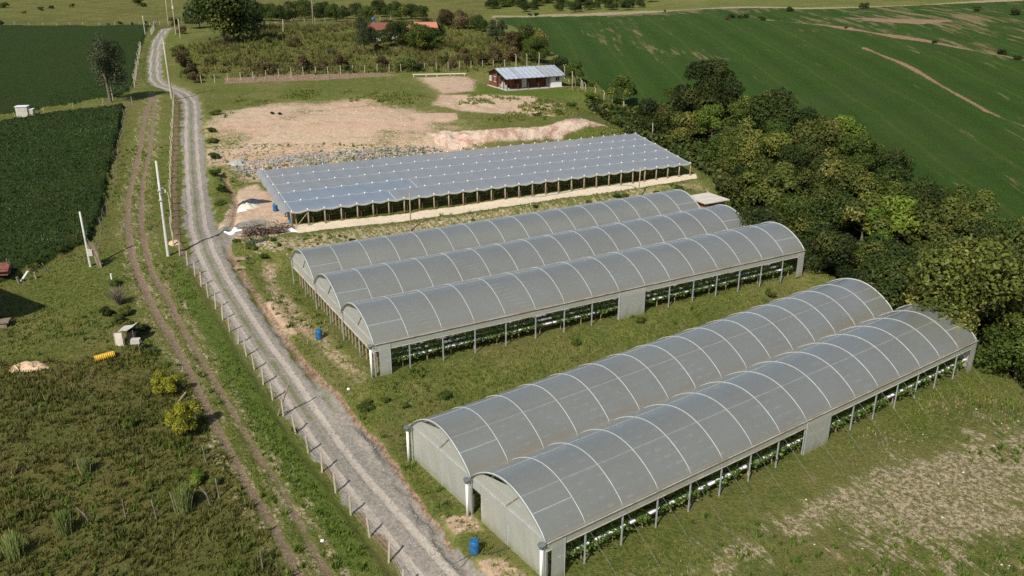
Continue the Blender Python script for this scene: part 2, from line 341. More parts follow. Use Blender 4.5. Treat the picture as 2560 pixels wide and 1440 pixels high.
    rut = mix(t, sh(nS, 0.3, 0.7), (0.355, 0.315, 0.265), (0.47, 0.42, 0.355)); g = layer(g, E_[0], rut, 0.22, top=0.9)
    midg = mix(t, sh(nF, 0.4, 0.6), (0.10, 0.125, 0.045), (0.21, 0.22, 0.10)); g = layer(g, E_[1], midg, 0.9, top=0.85)
    trk = mix(t, sh(nS, 0.3, 0.7), (0.20, 0.145, 0.095), (0.34, 0.26, 0.18)); g = layer(g, A[1], trk, 0.5)
    # crops
    cr = mix(t, sh(nS, 0.38, 0.62), (0.015, 0.030, 0.007), (0.045, 0.075, 0.016)); cr = mix(t, math_(t, 'MULTIPLY', sh(nF, 0.55, 0.7), 0.6), cr, (0.055, 0.095, 0.03))
    cr = mix(t, math_(t, 'MULTIPLY', sh(nL, 0.5, 0.66), 0.45), cr, (0.045, 0.055, 0.014)); g = layer(g, D[0], cr, 0.08)
    mp = N(t, 'ShaderNodeMapping'); mp.vector_type = 'TEXTURE'; mp.inputs['Rotation'].default_value = (0, 0, FANG); mp.inputs['Scale'].default_value = (11, 1.0, 1.0); t.links.new(pos, mp.inputs[0])
    st = noise(t, mp.outputs[0], 0.55, 6, 0.66, 0.2)
    mp2 = N(t, 'ShaderNodeMapping'); mp2.vector_type = 'TEXTURE'; mp2.inputs['Rotation'].default_value = (0, 0, FANG); mp2.inputs['Scale'].default_value = (3, 1.0, 1.0); t.links.new(pos, mp2.inputs[0])
    pt = noise(t, mp2.outputs[0], 0.035, 3, 0.6, 0.5)
    fg = mix(t, sh(nS, 0.36, 0.64), (0.031, 0.066, 0.011), (0.055, 0.104, 0.018)); fg = mix(t, math_(t, 'MULTIPLY', sh(nL, 0.46, 0.62), 0.5), fg, (0.058, 0.088, 0.022))
    fg = mix(t, math_(t, 'MULTIPLY', sh(nF, 0.5, 0.7), 0.35), fg, (0.012, 0.040, 0.010))
    fs = math_(t, 'ADD', math_(t, 'MULTIPLY', st, 0.72), math_(t, 'MULTIPLY', pt, 0.5)); fs = math_(t, 'ADD', fs, math_(t, 'MULTIPLY', E_[3], 0.09))
    fg = mix(t, math_(t, 'MULTIPLY', srange(t, fs, 0.70, 0.80), 0.75), fg, (0.27, 0.21, 0.11))
    sv = N(t, 'ShaderNodeSeparateXYZ'); t.links.new(mp2.outputs[0], sv.inputs[0]); tl = math_(t, 'SINE', math_(t, 'MULTIPLY_ADD', sv.outputs[1], 0.62, math_(t, 'MULTIPLY', nL, 1.5)))
    fg = mix(t, math_(t, 'MULTIPLY', srange(t, tl, 0.93, 1.0), 0.30), fg, (0.10, 0.11, 0.035)); fg = mix(t, math_(t, 'MULTIPLY', srange(t, tl, -0.2, -1.0), 0.25), fg, (0.022, 0.046, 0.010))
    g = layer(g, D[3], fg, 0.06)
    g = layer(g, E_[2], mix(t, sh(nS, 0.35, 0.65), (0.21, 0.13, 0.08), (0.38, 0.27, 0.18)), 0.35)
    p = N(t, 'ShaderNodeBsdfPrincipled'); t.links.new(g, p.inputs['Base Color']); p.inputs['Roughness'].default_value = 0.95; p.inputs['Specular IOR Level'].default_value = 0.08
    bn = N(t, 'ShaderNodeBump'); bn.inputs['Distance'].default_value = 0.38
    bare = math_(t, 'MAXIMUM', math_(t, 'MAXIMUM', D[1], A[2]), math_(t, 'MULTIPLY', A[0], 0.8), clamp=True); t.links.new(math_(t, 'MULTIPLY_ADD', bare, -0.72, 1.0), bn.inputs['Strength'])
    hh = math_(t, 'ADD', math_(t, 'MULTIPLY', nS, 0.8), math_(t, 'MULTIPLY', nF, 0.45)); t.links.new(hh, bn.inputs['Height']); t.links.new(bn.outputs[0], p.inputs['Normal'])
    t.links.new(p.outputs[0], o.inputs[0]); return m

M = {}
M['terrain'] = terrain_mat()
M['film'] = film_mat('greenhouse_film', (0.385, 0.40, 0.365), 0.80, 0.42, 0.15, 0.33, (0.45, 0.45, 1))
M['curtain'] = film_mat('curtain_film', (0.66, 0.67, 0.61), 0.80, 0.40, 0.05, 0.5, (0.25, 0.25, 1.2), dirt=(0.50, 0.50, 0.42), foot=True)
M['net'] = film_mat('net_grey', (0.44, 0.455, 0.46), 0.93, 0.40, 0.12, 0.42, (0.6, 0.6, 1))
M['net_blue'] = film_mat('net_blue', (0.42, 0.475, 0.54), 0.93, 0.35, 0.2, 0.30, (0.6, 0.6, 1))
M['galv'] = simple_mat('galvanised_steel', (0.50, 0.53, 0.54), 0.45, 0.1, 2.0, metal=0.4)
M['arch'] = simple_mat('arch_tube', (0.43, 0.47, 0.465), 0.5, 0.08, 2.0)
M['gutter'] = simple_mat('gutter_dusty', (0.50, 0.46, 0.38), 0.6, 0.12, 1.5, c2=(0.36, 0.27, 0.18))
M['white_pipe'] = simple_mat('white_pvc', (0.82, 0.83, 0.82), 0.35, 0.04, 1.0)
M['funnel'] = simple_mat('funnel_metal', (0.22, 0.25, 0.26), 0.45, 0.2, 6.0, metal=0.3)
M['wood'] = simple_mat('weathered_wood', (0.34, 0.28, 0.18), 0.85, 0.22, 6.0, stretch=(1, 1, 0.2))
M['wood_dark'] = simple_mat('dark_wood', (0.10, 0.065, 0.045), 0.8, 0.3, 6.0)
M['wood_grey'] = simple_mat('grey_wood', (0.23, 0.185, 0.14), 0.9, 0.3, 7.0, stretch=(1, 1, 0.2))
M['concrete'] = simple_mat('concrete_post', (0.42, 0.385, 0.29), 0.85, 0.12, 3.0, c2=(0.40, 0.36, 0.26))
M['concrete_pale'] = simple_mat('concrete_pole', (0.56, 0.56, 0.50), 0.85, 0.08, 1.5)
M['bag'] = simple_mat('white_bag', (0.82, 0.83, 0.84), 0.4, 0.06, 2.0)
M['blue'] = simple_mat('blue_plastic', (0.018, 0.12, 0.29), 0.5, 0.25, 4.0, c2=(0.05, 0.13, 0.24), spec=0.4)
M['blue_light'] = simple_mat('pale_blue_plastic', (0.12, 0.33, 0.62), 0.4, 0.1, 3.0)
M['yellow'] = simple_mat('yellow_plastic', (0.66, 0.40, 0.03), 0.6, 0.15, 4.0, c2=(0.42, 0.28, 0.06))
M['redsoil'] = simple_mat('bed_soil', (0.20, 0.10, 0.06), 0.95, 0.25, 4.0)
M['bark'] = simple_mat('bark', (0.17, 0.14, 0.10), 0.9, 0.3, 4.0, stretch=(1, 1, 0.3))
M['bark_pale'] = simple_mat('pale_bark', (0.40, 0.36, 0.28), 0.9, 0.2, 4.0)
M['gravel'] = simple_mat('gravel_heap', (0.40, 0.395, 0.37), 0.95, 0.25, 5.0, bump=0.5)
M['plank_red'] = simple_mat('house_planks', (0.20, 0.065, 0.028), 0.7, 0.2, 5.0, stretch=(4, 4, 0.3))
M['plaster'] = simple_mat('white_plaster', (0.74, 0.73, 0.72), 0.85, 0.05, 1.0)
M['zinc'] = simple_mat('zinc_sheet', (0.37, 0.42, 0.48), 0.5, 0.08, 1.2, stretch=(1, 1, 1))
M['zinc_old'] = simple_mat('zinc_sheet_old', (0.31, 0.335, 0.37), 0.6, 0.12, 1.2)
M['glass'] = simple_mat('window_glass', (0.02, 0.024, 0.03), 0.15, 0.1, 1.0, spec=0.6)
M['glass_pale'] = simple_mat('window_pale', (0.35, 0.40, 0.40), 0.25, 0.1, 1.0, spec=0.6)
M['slab'] = simple_mat('porch_slab', (0.50, 0.46, 0.43), 0.85, 0.08, 1.0)
M['cement_roof'] = simple_mat('cement_roof', (0.56, 0.52, 0.45), 0.85, 0.1, 1.2)
M['brick'] = simple_mat('brick', (0.42, 0.17, 0.10), 0.85, 0.2, 5.0)
M['tile'] = simple_mat('clay_tiles', (0.46, 0.19, 0.12), 0.8, 0.12, 3.0)
M['tile_old'] = simple_mat('old_clay_tiles', (0.19, 0.075, 0.055), 0.85, 0.2, 3.0)
M['rock'] = simple_mat('grey_rock', (0.27, 0.262, 0.245), 0.85, 0.35, 2.5)
M['tarp_black'] = simple_mat('black_tarp', (0.045, 0.05, 0.06), 0.4, 0.3, 3.0, spec=0.5)
M['tarp_pale'] = simple_mat('pale_tarp', (0.62, 0.58, 0.47), 0.6, 0.12, 3.0)
M['sandpile'] = simple_mat('sand_pile', (0.60, 0.44, 0.28), 0.95, 0.15, 3.0, bump=0.4)
M['white_box'] = simple_mat('white_board', (0.50, 0.48, 0.43), 0.7, 0.12, 2.0)
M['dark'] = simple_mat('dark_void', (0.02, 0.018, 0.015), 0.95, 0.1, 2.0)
M['wire'] = simple_mat('wire', (0.30, 0.30, 0.28), 0.6, 0.1, 2.0)
M['hose'] = simple_mat('hose', (0.10, 0.30, 0.22), 0.5, 0.1, 2.0)
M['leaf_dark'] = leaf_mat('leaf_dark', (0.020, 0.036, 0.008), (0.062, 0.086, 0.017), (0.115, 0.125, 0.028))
M['leaf_mid'] = leaf_mat('leaf_mid', (0.032, 0.060, 0.010), (0.100, 0.138, 0.022), (0.17, 0.18, 0.035))
M['leaf_olive'] = leaf_mat('leaf_olive', (0.042, 0.062, 0.011), (0.135, 0.155, 0.030), (0.23, 0.21, 0.050))
M['leaf_bright'] = leaf_mat('leaf_bright', (0.060, 0.105, 0.012), (0.150, 0.205, 0.026), (0.23, 0.25, 0.045))
M['leaf_yellow'] = leaf_mat('leaf_yellow', (0.17, 0.19, 0.02), (0.38, 0.38, 0.035), (0.45, 0.42, 0.06), 0.35, 0.05)
M['leaf_euc'] = leaf_mat('leaf_euc', (0.030, 0.045, 0.018), (0.085, 0.105, 0.045), (0.12, 0.14, 0.07))
M['leaf_brown'] = leaf_mat('leaf_brown', (0.050, 0.042, 0.014), (0.125, 0.095, 0.035), (0.18, 0.13, 0.06))
M['straw'] = leaf_mat('straw', (0.09, 0.15, 0.03), (0.17, 0.24, 0.06), (0.36, 0.30, 0.16), 0.3)
M['grass'] = leaf_mat('grass_blades', (0.105, 0.140, 0.026), (0.220, 0.240, 0.052), (0.33, 0.29, 0.12), 0.3, 0.0)
M['grass_lush'] = leaf_mat('grass_lush', (0.075, 0.125, 0.018), (0.155, 0.215, 0.038), (0.21, 0.24, 0.055), 0.3, 0.0)
M['grass_olive'] = leaf_mat('grass_olive', (0.075, 0.090, 0.020), (0.175, 0.170, 0.045), (0.26, 0.20, 0.09), 0.3, 0.0)
M['grass_dry'] = leaf_mat('grass_dry', (0.13, 0.14, 0.04), (0.30, 0.26, 0.12), (0.42, 0.35, 0.2), 0.3, 0.0)
M['leaf_bench'] = leaf_mat('leaf_bench', (0.05, 0.095, 0.016), (0.13, 0.20, 0.035), (0.20, 0.26, 0.07), 0.35, 0.0)
M['crop'] = leaf_mat('crop_leaves', (0.016, 0.034, 0.007), (0.048, 0.084, 0.018), (0.10, 0.15, 0.05), 0.2, 0.0)

# ---------------------------------------------------------------- mesh builder
class MB:
    def __init__(s): s.v = []; s.f = []; s.n = 0; s.lv = None
    def add(s, v, f):
        v = np.asarray(v, float); s.v.append(v); s.f.extend([tuple(int(i) + s.n for i in q) for q in f]); s.n += len(v); return s
    def box(s, c, size, ang=0.0, tilt=None):
        hx, hy, hz = (q / 2 for q in size)
        v = np.array([(x, y, z) for z in (-hz, hz) for y in (-hy, hy) for x in (-hx, hx)], float)
        if tilt is not None: v = v @ np.array(tilt).T
        ca, sa = math.cos(ang), math.sin(ang); v = np.stack([v[:, 0] * ca - v[:, 1] * sa, v[:, 0] * sa + v[:, 1] * ca, v[:, 2]], 1) + np.array(c)
        return s.add(v, [(0, 2, 3, 1), (4, 5, 7, 6), (0, 1, 5, 4), (2, 6, 7, 3), (0, 4, 6, 2), (1, 3, 7, 5)])
    def tube(s, pts, r, n=6, cap=True):
        pts = np.asarray(pts, float); k = len(pts); rr = np.full(k, r) if np.isscalar(r) else np.asarray(r, float)
        t = np.gradient(pts, axis=0); t /= (np.linalg.norm(t, axis=1)[:, None] + 1e-9)
        up = np.array([0, 0, 1.0]) if abs(t[0, 2]) < 0.9 else np.array([1.0, 0, 0]); V = []
        for i in range(k):
            a = np.cross(t[i], up); a /= np.linalg.norm(a) + 1e-9; b = np.cross(t[i], a)
            for j in range(n):
                q = 2 * math.pi * (j + 0.5) / n; V.append(pts[i] + rr[i] * (math.cos(q) * a + math.sin(q) * b))
        F = [(i * n + j, i * n + (j + 1) % n, (i + 1) * n + (j + 1) % n, (i + 1) * n + j) for i in range(k - 1) for j in range(n)]
        if cap: F += [tuple(range(n))[::-1], tuple((k - 1) * n + j for j in range(n))]
        return s.add(V, F)
    def grid(s, V, close=False):
        V = np.asarray(V, float); a, b, _ = V.shape
        F = [(i * b + j, i * b + j + 1, (i + 1) * b + j + 1, (i + 1) * b + j) for i in range(a - 1) for j in range(b - 1)]
        return s.add(V.reshape(-1, 3), F)
    def lathe(s, prof, c, n=20, tilt=None):
        V = []; 
        for r, z in prof:
            for j in range(n): V.append((r * math.cos(2 * math.pi * j / n), r * math.sin(2 * math.pi * j / n), z))
        V = np.array(V, float)
        if tilt is not None: V = V @ np.array(tilt).T
        k = len(prof); F = [(i * n + j, i * n + (j + 1) % n, (i + 1) * n + (j + 1) % n, (i + 1) * n + j) for i in range(k - 1) for j in range(n)]
        F += [tuple(range(n))[::-1], tuple((k - 1) * n + j for j in range(n))]
        return s.add(V + np.array(c), F)
    def build(s, name, mat, parent=None, smooth=False, keep=False):
        V = np.concatenate(s.v) if s.v else np.zeros((0, 3))
        if parent is not None and not keep:
            r = parent
            while r is not None: V = V - np.array(r.location); r = r.parent
        me = bpy.data.meshes.new(name); me.from_pydata(V.tolist(), [], s.f)
        if smooth: me.polygons.foreach_set('use_smooth', [True] * len(me.polygons))
        o = bpy.data.objects.new(name, me); C.objects.link(o)
        if mat: me.materials.append(mat)
        if parent is not None: o.parent = parent
        return o
def tag(o, label=None, cat=None, group=None, kind=None):
    if label: o['label'] = label
    if cat: o['category'] = cat
    if group: o['group'] = group
    if kind: o['kind'] = kind
    return o
def thing(name, label, cat, loc=(0, 0, 0), group=None):
    o = bpy.data.objects.new(name, None); C.objects.link(o); o.location = loc; o.empty_display_size = 0.3
    return tag(o, label, cat, group)
def origin_to(o, loc):
    loc = np.array(loc, float); me = o.data; n = len(me.vertices); a = np.empty(n * 3); me.vertices.foreach_get('co', a)
    a = (a.reshape(-1, 3) - loc).ravel(); me.vertices.foreach_set('co', a); o.location = loc; me.update(); return o
def copy_tree(o, loc, rz=0.0, sc=None, label=None, group=None):
    r = o.copy(); C.objects.link(r); r.location = loc; r.rotation_euler = (0, 0, rz)
    if sc is not None: r.scale = (sc, sc, sc) if np.isscalar(sc) else sc
    if label: r['label'] = label
    if group: r['group'] = group
    for ch in o.children:
        c = ch.copy(); C.objects.link(c); c.parent = r
        for g in ch.children:
            d = g.copy(); C.objects.link(d); d.parent = c
    return r
def fast_mesh(name, V, nper, mat, lv=None, parent=None, smooth=False):
    """V (n*nper,3): n faces of nper corners, no shared vertices"""
    V = np.ascontiguousarray(V, dtype=np.float32); nv = len(V); nf = nv // nper
    me = bpy.data.meshes.new(name); me.vertices.add(nv); me.vertices.foreach_set('co', V.ravel())
    me.loops.add(nv); me.loops.foreach_set('vertex_index', np.arange(nv, dtype=np.int32))
    me.polygons.add(nf); me.polygons.foreach_set('loop_start', np.arange(0, nv, nper, dtype=np.int32))
    me.update(calc_edges=True)
    if lv is not None:
        a = me.attributes.new('lv', 'FLOAT_COLOR', 'POINT'); c = np.ones((nv, 4), np.float32); c[:, :3] = np.repeat(lv, nper, axis=0); a.data.foreach_set('color', c.ravel())
    me.materials.append(mat); o = bpy.data.objects.new(name, me); C.objects.link(o)
    if parent is not None: o.parent = parent
    return o

# ---------------------------------------------------------------- terrain mesh
def soft(k, wdt=1.0, shift=0.0): return sstep(-wdt, wdt, poly_sd(GX, GY, Z_[k], 12) + shift)
rows = np.concatenate([np.linspace(-36, 34, 10)[:-1], np.geomspace(34, 330, 600), np.geomspace(330, 3200, 130)[1:]])
th = np.concatenate([np.linspace(-66, -37, 24)[:-1], np.linspace(-37, 37, 690), np.linspace(37, 66, 24)[1:]])
TY, TT = np.meshgrid(rows, np.tan(np.radians(th)), indexing='ij')
GX = (TY + 40) * TT; GY = TY
nr, nc = GX.shape
GZ = hfull(GX.ravel(), GY.ravel()).reshape(nr, nc)
dr, sr = road_near(GX, GY)
loc = (GX < 40) & (GX > -100) & (GY < 200)
dd = np.full(GX.shape, 99.0); r1 = dd.copy(); r2 = dd.copy(); fd = dd.copy(); fs = np.zeros(GX.shape); spur = dd.copy()
dd[loc] = poly_dist(GX[loc], GY[loc], DITCH)[0]; r1[loc] = poly_dist(GX[loc], GY[loc], RUT1)[0]; r2[loc] = poly_dist(GX[loc], GY[loc], RUT2)[0]
fd[loc], fs[loc] = poly_dist(GX[loc], GY[loc], FENCE); spur[loc] = np.minimum(poly_dist(GX[loc], GY[loc], SPUR)[0], poly_dist(GX[loc], GY[loc], SPUR2)[0])
m1 = np.zeros((nr, nc, 4), np.float32); m2 = m1.copy(); m3 = m1.copy(); m4 = m1.copy()
gravel = np.maximum(sstep(1.85, 1.15, dr - 0.5 * (sr > 0) + 0.9 * fbm(GX, GY, 1.6, 3)), sstep(2.6, 1.0, spur))
near_low = sstep(75, 45, GY)
gravel = np.maximum(gravel, soft('wash', 0.5, 0.15))
m1[..., 0] = gravel * np.where(soft('wash', 0.5) > 0.5, 1.0, 0.80)
m1[..., 1] = np.maximum(sstep(0.55, 0.15, r1), sstep(0.5, 0.15, r2) * 0.85) * (0.65 + 0.35 * sstep(50, 90, GY))
m1[..., 2] = np.maximum.reduce([np.clip(soft('pale', 9.0, 4) * (0.74 + 0.55 * fbm(GX, GY * 1.6, 9, 4)), 0, 1), soft('pale2', .7), soft('path', 3.0) * 0.66, soft('bank', 3.0, 1) * 0.8, np.clip(soft('yard', 1.6) + 0.35 * fbm(GX, GY, 2.5, 3) * (soft('yard', 1.6) > 0.02), 0, 1), soft('bank_mid', 2.0) * 0.40, soft('bank_left', 1.0) * 0.48, soft('spot1', .8) * .6, soft('spot2', .8) * .55, soft('spot3', .8) * .6, soft('bottom_left_dry', 1) * .5])
m1[..., 3] = soft('pink', 1.2)
m2[..., 0] = np.maximum(soft('lush', 2.0) * 0.8, soft('lawn', 1.5) * 0.9)
left_mid = sstep(0.5, 4.0, np.where((fs < 0), fd, 0)) * sstep(130, 100, GY) * sstep(52, 60, GY)
m2[..., 1] = np.maximum.reduce([soft('meadow', 4.0) * 0.85, soft('upper', 8.0) * 0.7, soft('olive_hill', 4.0) * 0.8])
m2[..., 2] = np.maximum.reduce([np.clip(soft('near_right', 6.0, -1.5) * (0.72 + 0.6 * fbm(GX + 0.6 * GY, (GY - 0.6 * GX) * 2.2, 7, 4)), 0, 1), soft('pale', 12, 6) * 0.5, soft('bank_mid', 2.0) * 0.55, soft('bank_left', 1.5) * 0.5, sstep(2.6, 0.8, np.minimum(r1, r2)) * 0.42, soft('bank', 4.0) * .6, soft('strawband', 2.0) * 0.9])
m2[..., 3] = sstep(285, 305, GY) * sstep(-20, -60, GX - 0.2 * (GY - 300)) * 0.9 + sstep(330, 420, GY) * 0.25
m3[..., 0] = np.maximum(soft('crop_low', 0.15), soft('crop_up', 0.3))
m3[..., 1] = soft('strip', 0.12)
fence_scar = sstep(0.55, 0.15, np.abs(fd - 0.5)) * (fs > 0) * 0.7 * sstep(0.9, 0.3, gravel)
m3[..., 2] = np.maximum.reduce([sstep(0.6, 0.1, dd) * 0.75, soft('redstrip', 1.0) * 0.8, soft('fieldbrown', 3.0)])
m3[..., 3] = soft('right', 1.0)
rut = sstep(0.42, 0.15, np.abs(dr - 0.78)); m4[..., 0] = rut * 0.85
m4[..., 1] = (sstep(0.45, 0.1, dr) + sstep(0.7, 0.1, np.abs(dr - 2.0)) * 0.75) * 0.62 * (0.45 + 0.55 * sstep(48, 62, GY))
fl = np.full(GX.shape, 99.0); fm = (GY > 80) & (GX > 10)
fl[fm] = np.minimum(poly_dist(GX[fm], GY[fm], FLINE)[0] * 1.5, poly_dist(GX[fm], GY[fm], FLINE2)[0] * 0.8); fl[fm] = np.minimum(fl[fm], poly_dist(GX[fm], GY[fm], FLINE3)[0] * 0.6)
m4[..., 2] = np.maximum(fence_scar, sstep(1.7, 0.3, fl + 1.1 * fbm(GX, GY, 14, 3)) * (0.8 + 0.4 * fbm(GX + 77, GY, 30, 2)) * (m3[..., 3] > 0.3))
north = poly_dist(GX[fm], GY[fm], FLINE2); q = np.zeros(GX.shape); q[fm] = np.where(north[1] < 0, 1.0, 0.0)
m4[..., 3] = q * m3[..., 3]
# sort faces into ground, roads, fields
fx = (GX[:-1, :-1] + GX[1:, 1:]) / 2; cen = lambda a: (a[:-1, :-1] + a[1:, 1:] + a[:-1, 1:] + a[1:, :-1]) / 4
cls = np.zeros(fx.shape, int)
jit = 0.4 * vn2(fx, cen(GY), 0.7)
cls[cen(m3[..., 3]) > 0.5] = 4
cls[cen(m3[..., 0]) > 0.35] = 3
cls[(np.minimum(cen(r1), cen(r2)) + jit < 0.55)] = 2
cls[cen(gravel) + jit > 0.5] = 1
cls[cen(m3[..., 1]) > 0.5] = 5
cls[(cen(m2[..., 3]) > 0.5) & (cls == 0)] = 6
allv = np.stack([GX, GY, GZ], -1).reshape(-1, 3); idx = np.arange(nr * nc).reshape(nr, nc)
quads = np.stack([idx[:-1, :-1], idx[:-1, 1:], idx[1:, 1:], idx[1:, :-1]], -1)
for ci, nm, kd in ((0, 'ground', 'structure'), (1, 'gravel_road', 'structure'), (2, 'dirt_track', 'structure'), (3, 'crop_field', 'structure'), (4, 'hillside_field', 'structure'), (5, 'sandy_path', 'structure'), (6, 'pasture', 'structure')):
    q = quads[cls == ci]; used, inv = np.unique(q.ravel(), return_inverse=True)
    me = bpy.data.meshes.new(nm); me.vertices.add(len(used)); me.vertices.foreach_set('co', allv[used].astype(np.float32).ravel())
    me.loops.add(len(inv)); me.loops.foreach_set('vertex_index', inv.astype(np.int32)); me.polygons.add(len(q))
    me.polygons.foreach_set('loop_start', np.arange(0, len(inv), 4, dtype=np.int32)); me.polygons.foreach_set('use_smooth', np.ones(len(q), bool)); me.update(calc_edges=True)
    for an, ar in (('m1', m1), ('m2', m2), ('m3', m3), ('m4', m4)):
        a = me.attributes.new(an, 'FLOAT_COLOR', 'POINT'); a.data.foreach_set('color', ar.reshape(-1, 4)[used].ravel())
    me.materials.append(M['terrain']); o = bpy.data.objects.new(nm, me); C.objects.link(o); o['kind'] = kd

# ---------------------------------------------------------------- ground cover (grass, crop leaves)
def rect_in(x, y, A, ang, L, W, g=0.3): return rect_dist(x, y, A, ang, L, W) < g
def blades(name, x, y, h, wdt, mat, n=4, lean=0.5, off=-0.03):
    k = len(x); X = np.repeat(x, n); Y = np.repeat(y, n); Hh = np.repeat(h, n) * rng.uniform(0.6, 1.2, k * n)
    z = np.repeat(hfull(x, y), n) + off
    a = rng.uniform(0, 2 * np.pi, k * n); sp = np.repeat(wdt, n); px = X + rng.normal(0, 1, k * n) * sp; py = Y + rng.normal(0, 1, k * n) * sp
    ww = np.repeat(wdt, n) * rng.uniform(0.5, 0.9, k * n); ln = lean * Hh * rng.uniform(0.2, 1.0, k * n)
    b = a + rng.uniform(0.6, 2.4, k * n)
    v0 = np.stack([px - ww * np.cos(a), py - ww * np.sin(a), z], 1); v1 = np.stack([px + ww * np.cos(a), py + ww * np.sin(a), z], 1)
    v2 = np.stack([px + ln * np.cos(b), py + ln * np.sin(b), z + Hh], 1)
    V = np.stack([v0, v1, v2], 1).reshape(-1, 3)
    c = 0.5 + 0.9 * fbm(x, y, 2.2, 3); lv = np.stack([np.repeat(np.clip(c, 0, 1), n) * 0.6 + 0.4 * rng.random(k * n), np.repeat(np.clip(0.45 + 0.9 * fbm(x + 40, y, 5, 3), 0, 1), n) * 0.7 + 0.3 * rng.random(k * n), rng.random(k * n)], 1)
    o = fast_mesh(name, V, 3, mat, lv); o['kind'] = 'stuff'; return o
def sample_poly(pts, dens, thin=None):
    a = np.array(pts); x0, y0 = a.min(0); x1, y1 = a.max(0); x0 = max(x0, -90); x1 = min(x1, 90); y0 = max(y0, 34); y1 = min(y1, 300)
    n = int((x1 - x0) * (y1 - y0) * dens); x = rng.uniform(x0, x1, n); y = rng.uniform(y0, y1, n)
    m = in_poly(x, y, pts) & (np.abs(x) < (y + 25) * 0.70)
    if thin is not None: m &= rng.random(n) < thin(x, y)
    return x[m], y[m]
def clear(x, y):
    k = road_near(x, y)[0] > 2.7
    k &= ~rect_in(x, y, MID_A, MID_ANG, MID_L, 3 * MID_SP) & ~rect_in(x, y, NEAR_A, NEAR_ANG, NEAR_L, 2 * NEAR_SP)
    k &= (poly_sd(x, y, Z_['strip'], 3) < -0.1) & (poly_sd(x, y, Z_['yard'], 3) < 0) & (poly_dist(x, y, RUT1)[0] > 0.4) & (poly_dist(x, y, RUT2)[0] > 0.35) & (poly_dist(x, y, DITCH)[0] > 0.5)
    k &= (poly_sd(x, y, Z_['crop_low'], 3) < 0) & (poly_sd(x, y, Z_['crop_up'], 3) < 0) & (poly_sd(x, y, SH_BIG, 3) < -0.5)
    return k
# whole near ground: short turf
box = [(-90, 34), (90, 34), (90, 130), (-90, 130)]
x, y = sample_poly(box, 9.0, lambda x, y: np.clip((60 / y) ** 1.6, 0, 1)); k = clear(x, y) & (poly_sd(x, y, Z_['right'], 3) < 0.5); x, y = x[k], y[k]
mea = poly_sd(x, y, Z_['meadow'], 12); lus = poly_sd(x, y, Z_['lush'], 12); dry = np.maximum.reduce([poly_sd(x, y, Z_['near_right'], 12), poly_sd(x, y, Z_['bank_mid'], 12), poly_sd(x, y, Z_['bank_left'], 12)])
c1 = fbm(x, y, 5.5, 3)
kind = np.where(mea > 0, 2, np.where(lus + 3 * c1 > 0, 1, np.where(dry + 3 * c1 > 0, 3, 0)))
hs = 0.10 + 0.16 * np.clip(0.5 + c1, 0, 1)
for kk, nm, mt, hf, wd, ln in ((0, 'grass', 'grass', 1.0, 0.06, 0.6), (1, 'lush_grass', 'grass_lush', 1.25, 0.07, 0.6), (2, 'meadow_grass', 'grass_olive', 2.1, 0.075, 0.6), (3, 'dry_grass', 'grass_dry', 1.0, 0.06, 0.7)):
    s = kind == kk
    if kk == 3: s &= rng.random(len(x)) < 0.5
    blades(nm, x[s], y[s], hs[s] * hf, np.full(s.sum(), wd * 1.25) * (y[s] / 60) ** 0.5, M[mt], 5, ln)
# taller clumps of weeds
x, y = sample_poly(box, 0.9, lambda x, y: np.clip((60 / y) ** 1.2, 0, 1) * (fbm(x + 200, y, 6.0, 3) > 0.12)); k = clear(x, y) & (poly_sd(x, y, Z_['right'], 3) < -1); x, y = x[k], y[k]
blades('weed_clumps', x, y, rng.uniform(0.25, 0.6, len(x)), np.full(len(x), 0.10), M['grass_lush'], 12, 0.7)
x, y = sample_poly(Z_['meadow'], 1.1, lambda x, y: (fbm(x + 20, y, 4.5, 3) > 0.02)); k = clear(x, y); x, y = x[k], y[k]
blades('tall_meadow_grass', x, y, rng.uniform(0.35, 0.8, len(x)), np.full(len(x), 0.07), M['grass_olive'], 15, 0.9)
x, y = sample_poly(Z_['upper'], 0.3, lambda x, y: (fbm(x + 20, y, 14, 3) > 0.0))
blades('paddock_weeds', x, y, rng.uniform(0.6, 1.5, len(x)), np.full(len(x), 0.16), M['grass_olive'], 12, 0.7)
x, y = sample_poly(Z_['upper'], 0.3, lambda x, y: (fbm(x + 220, y, 10, 3) > 0.12))
blades('dry_paddock_weeds', x, y, rng.uniform(0.5, 1.3, len(x)), np.full(len(x), 0.15), M['leaf_brown'], 12, 0.7)
# leaves over the two dark crop fields
for key, nm, dn in (('crop_low', 'soybean_leaves', 7.0), ('crop_up', 'young_crop_leaves', 2.0)):
    x, y = sample_poly(Z_[key], dn, lambda x, y: np.clip((90 / y) ** 1.5, 0, 1))
    k = poly_sd(x, y, Z_[key], 3) > 0.1; x, y = x[k], y[k]
    blades(nm, x, y, rng.uniform(0.10, 0.30, len(x)), 0.10 * (y / 90) ** 0.6, M['crop'], 4, 1.2, -0.02)
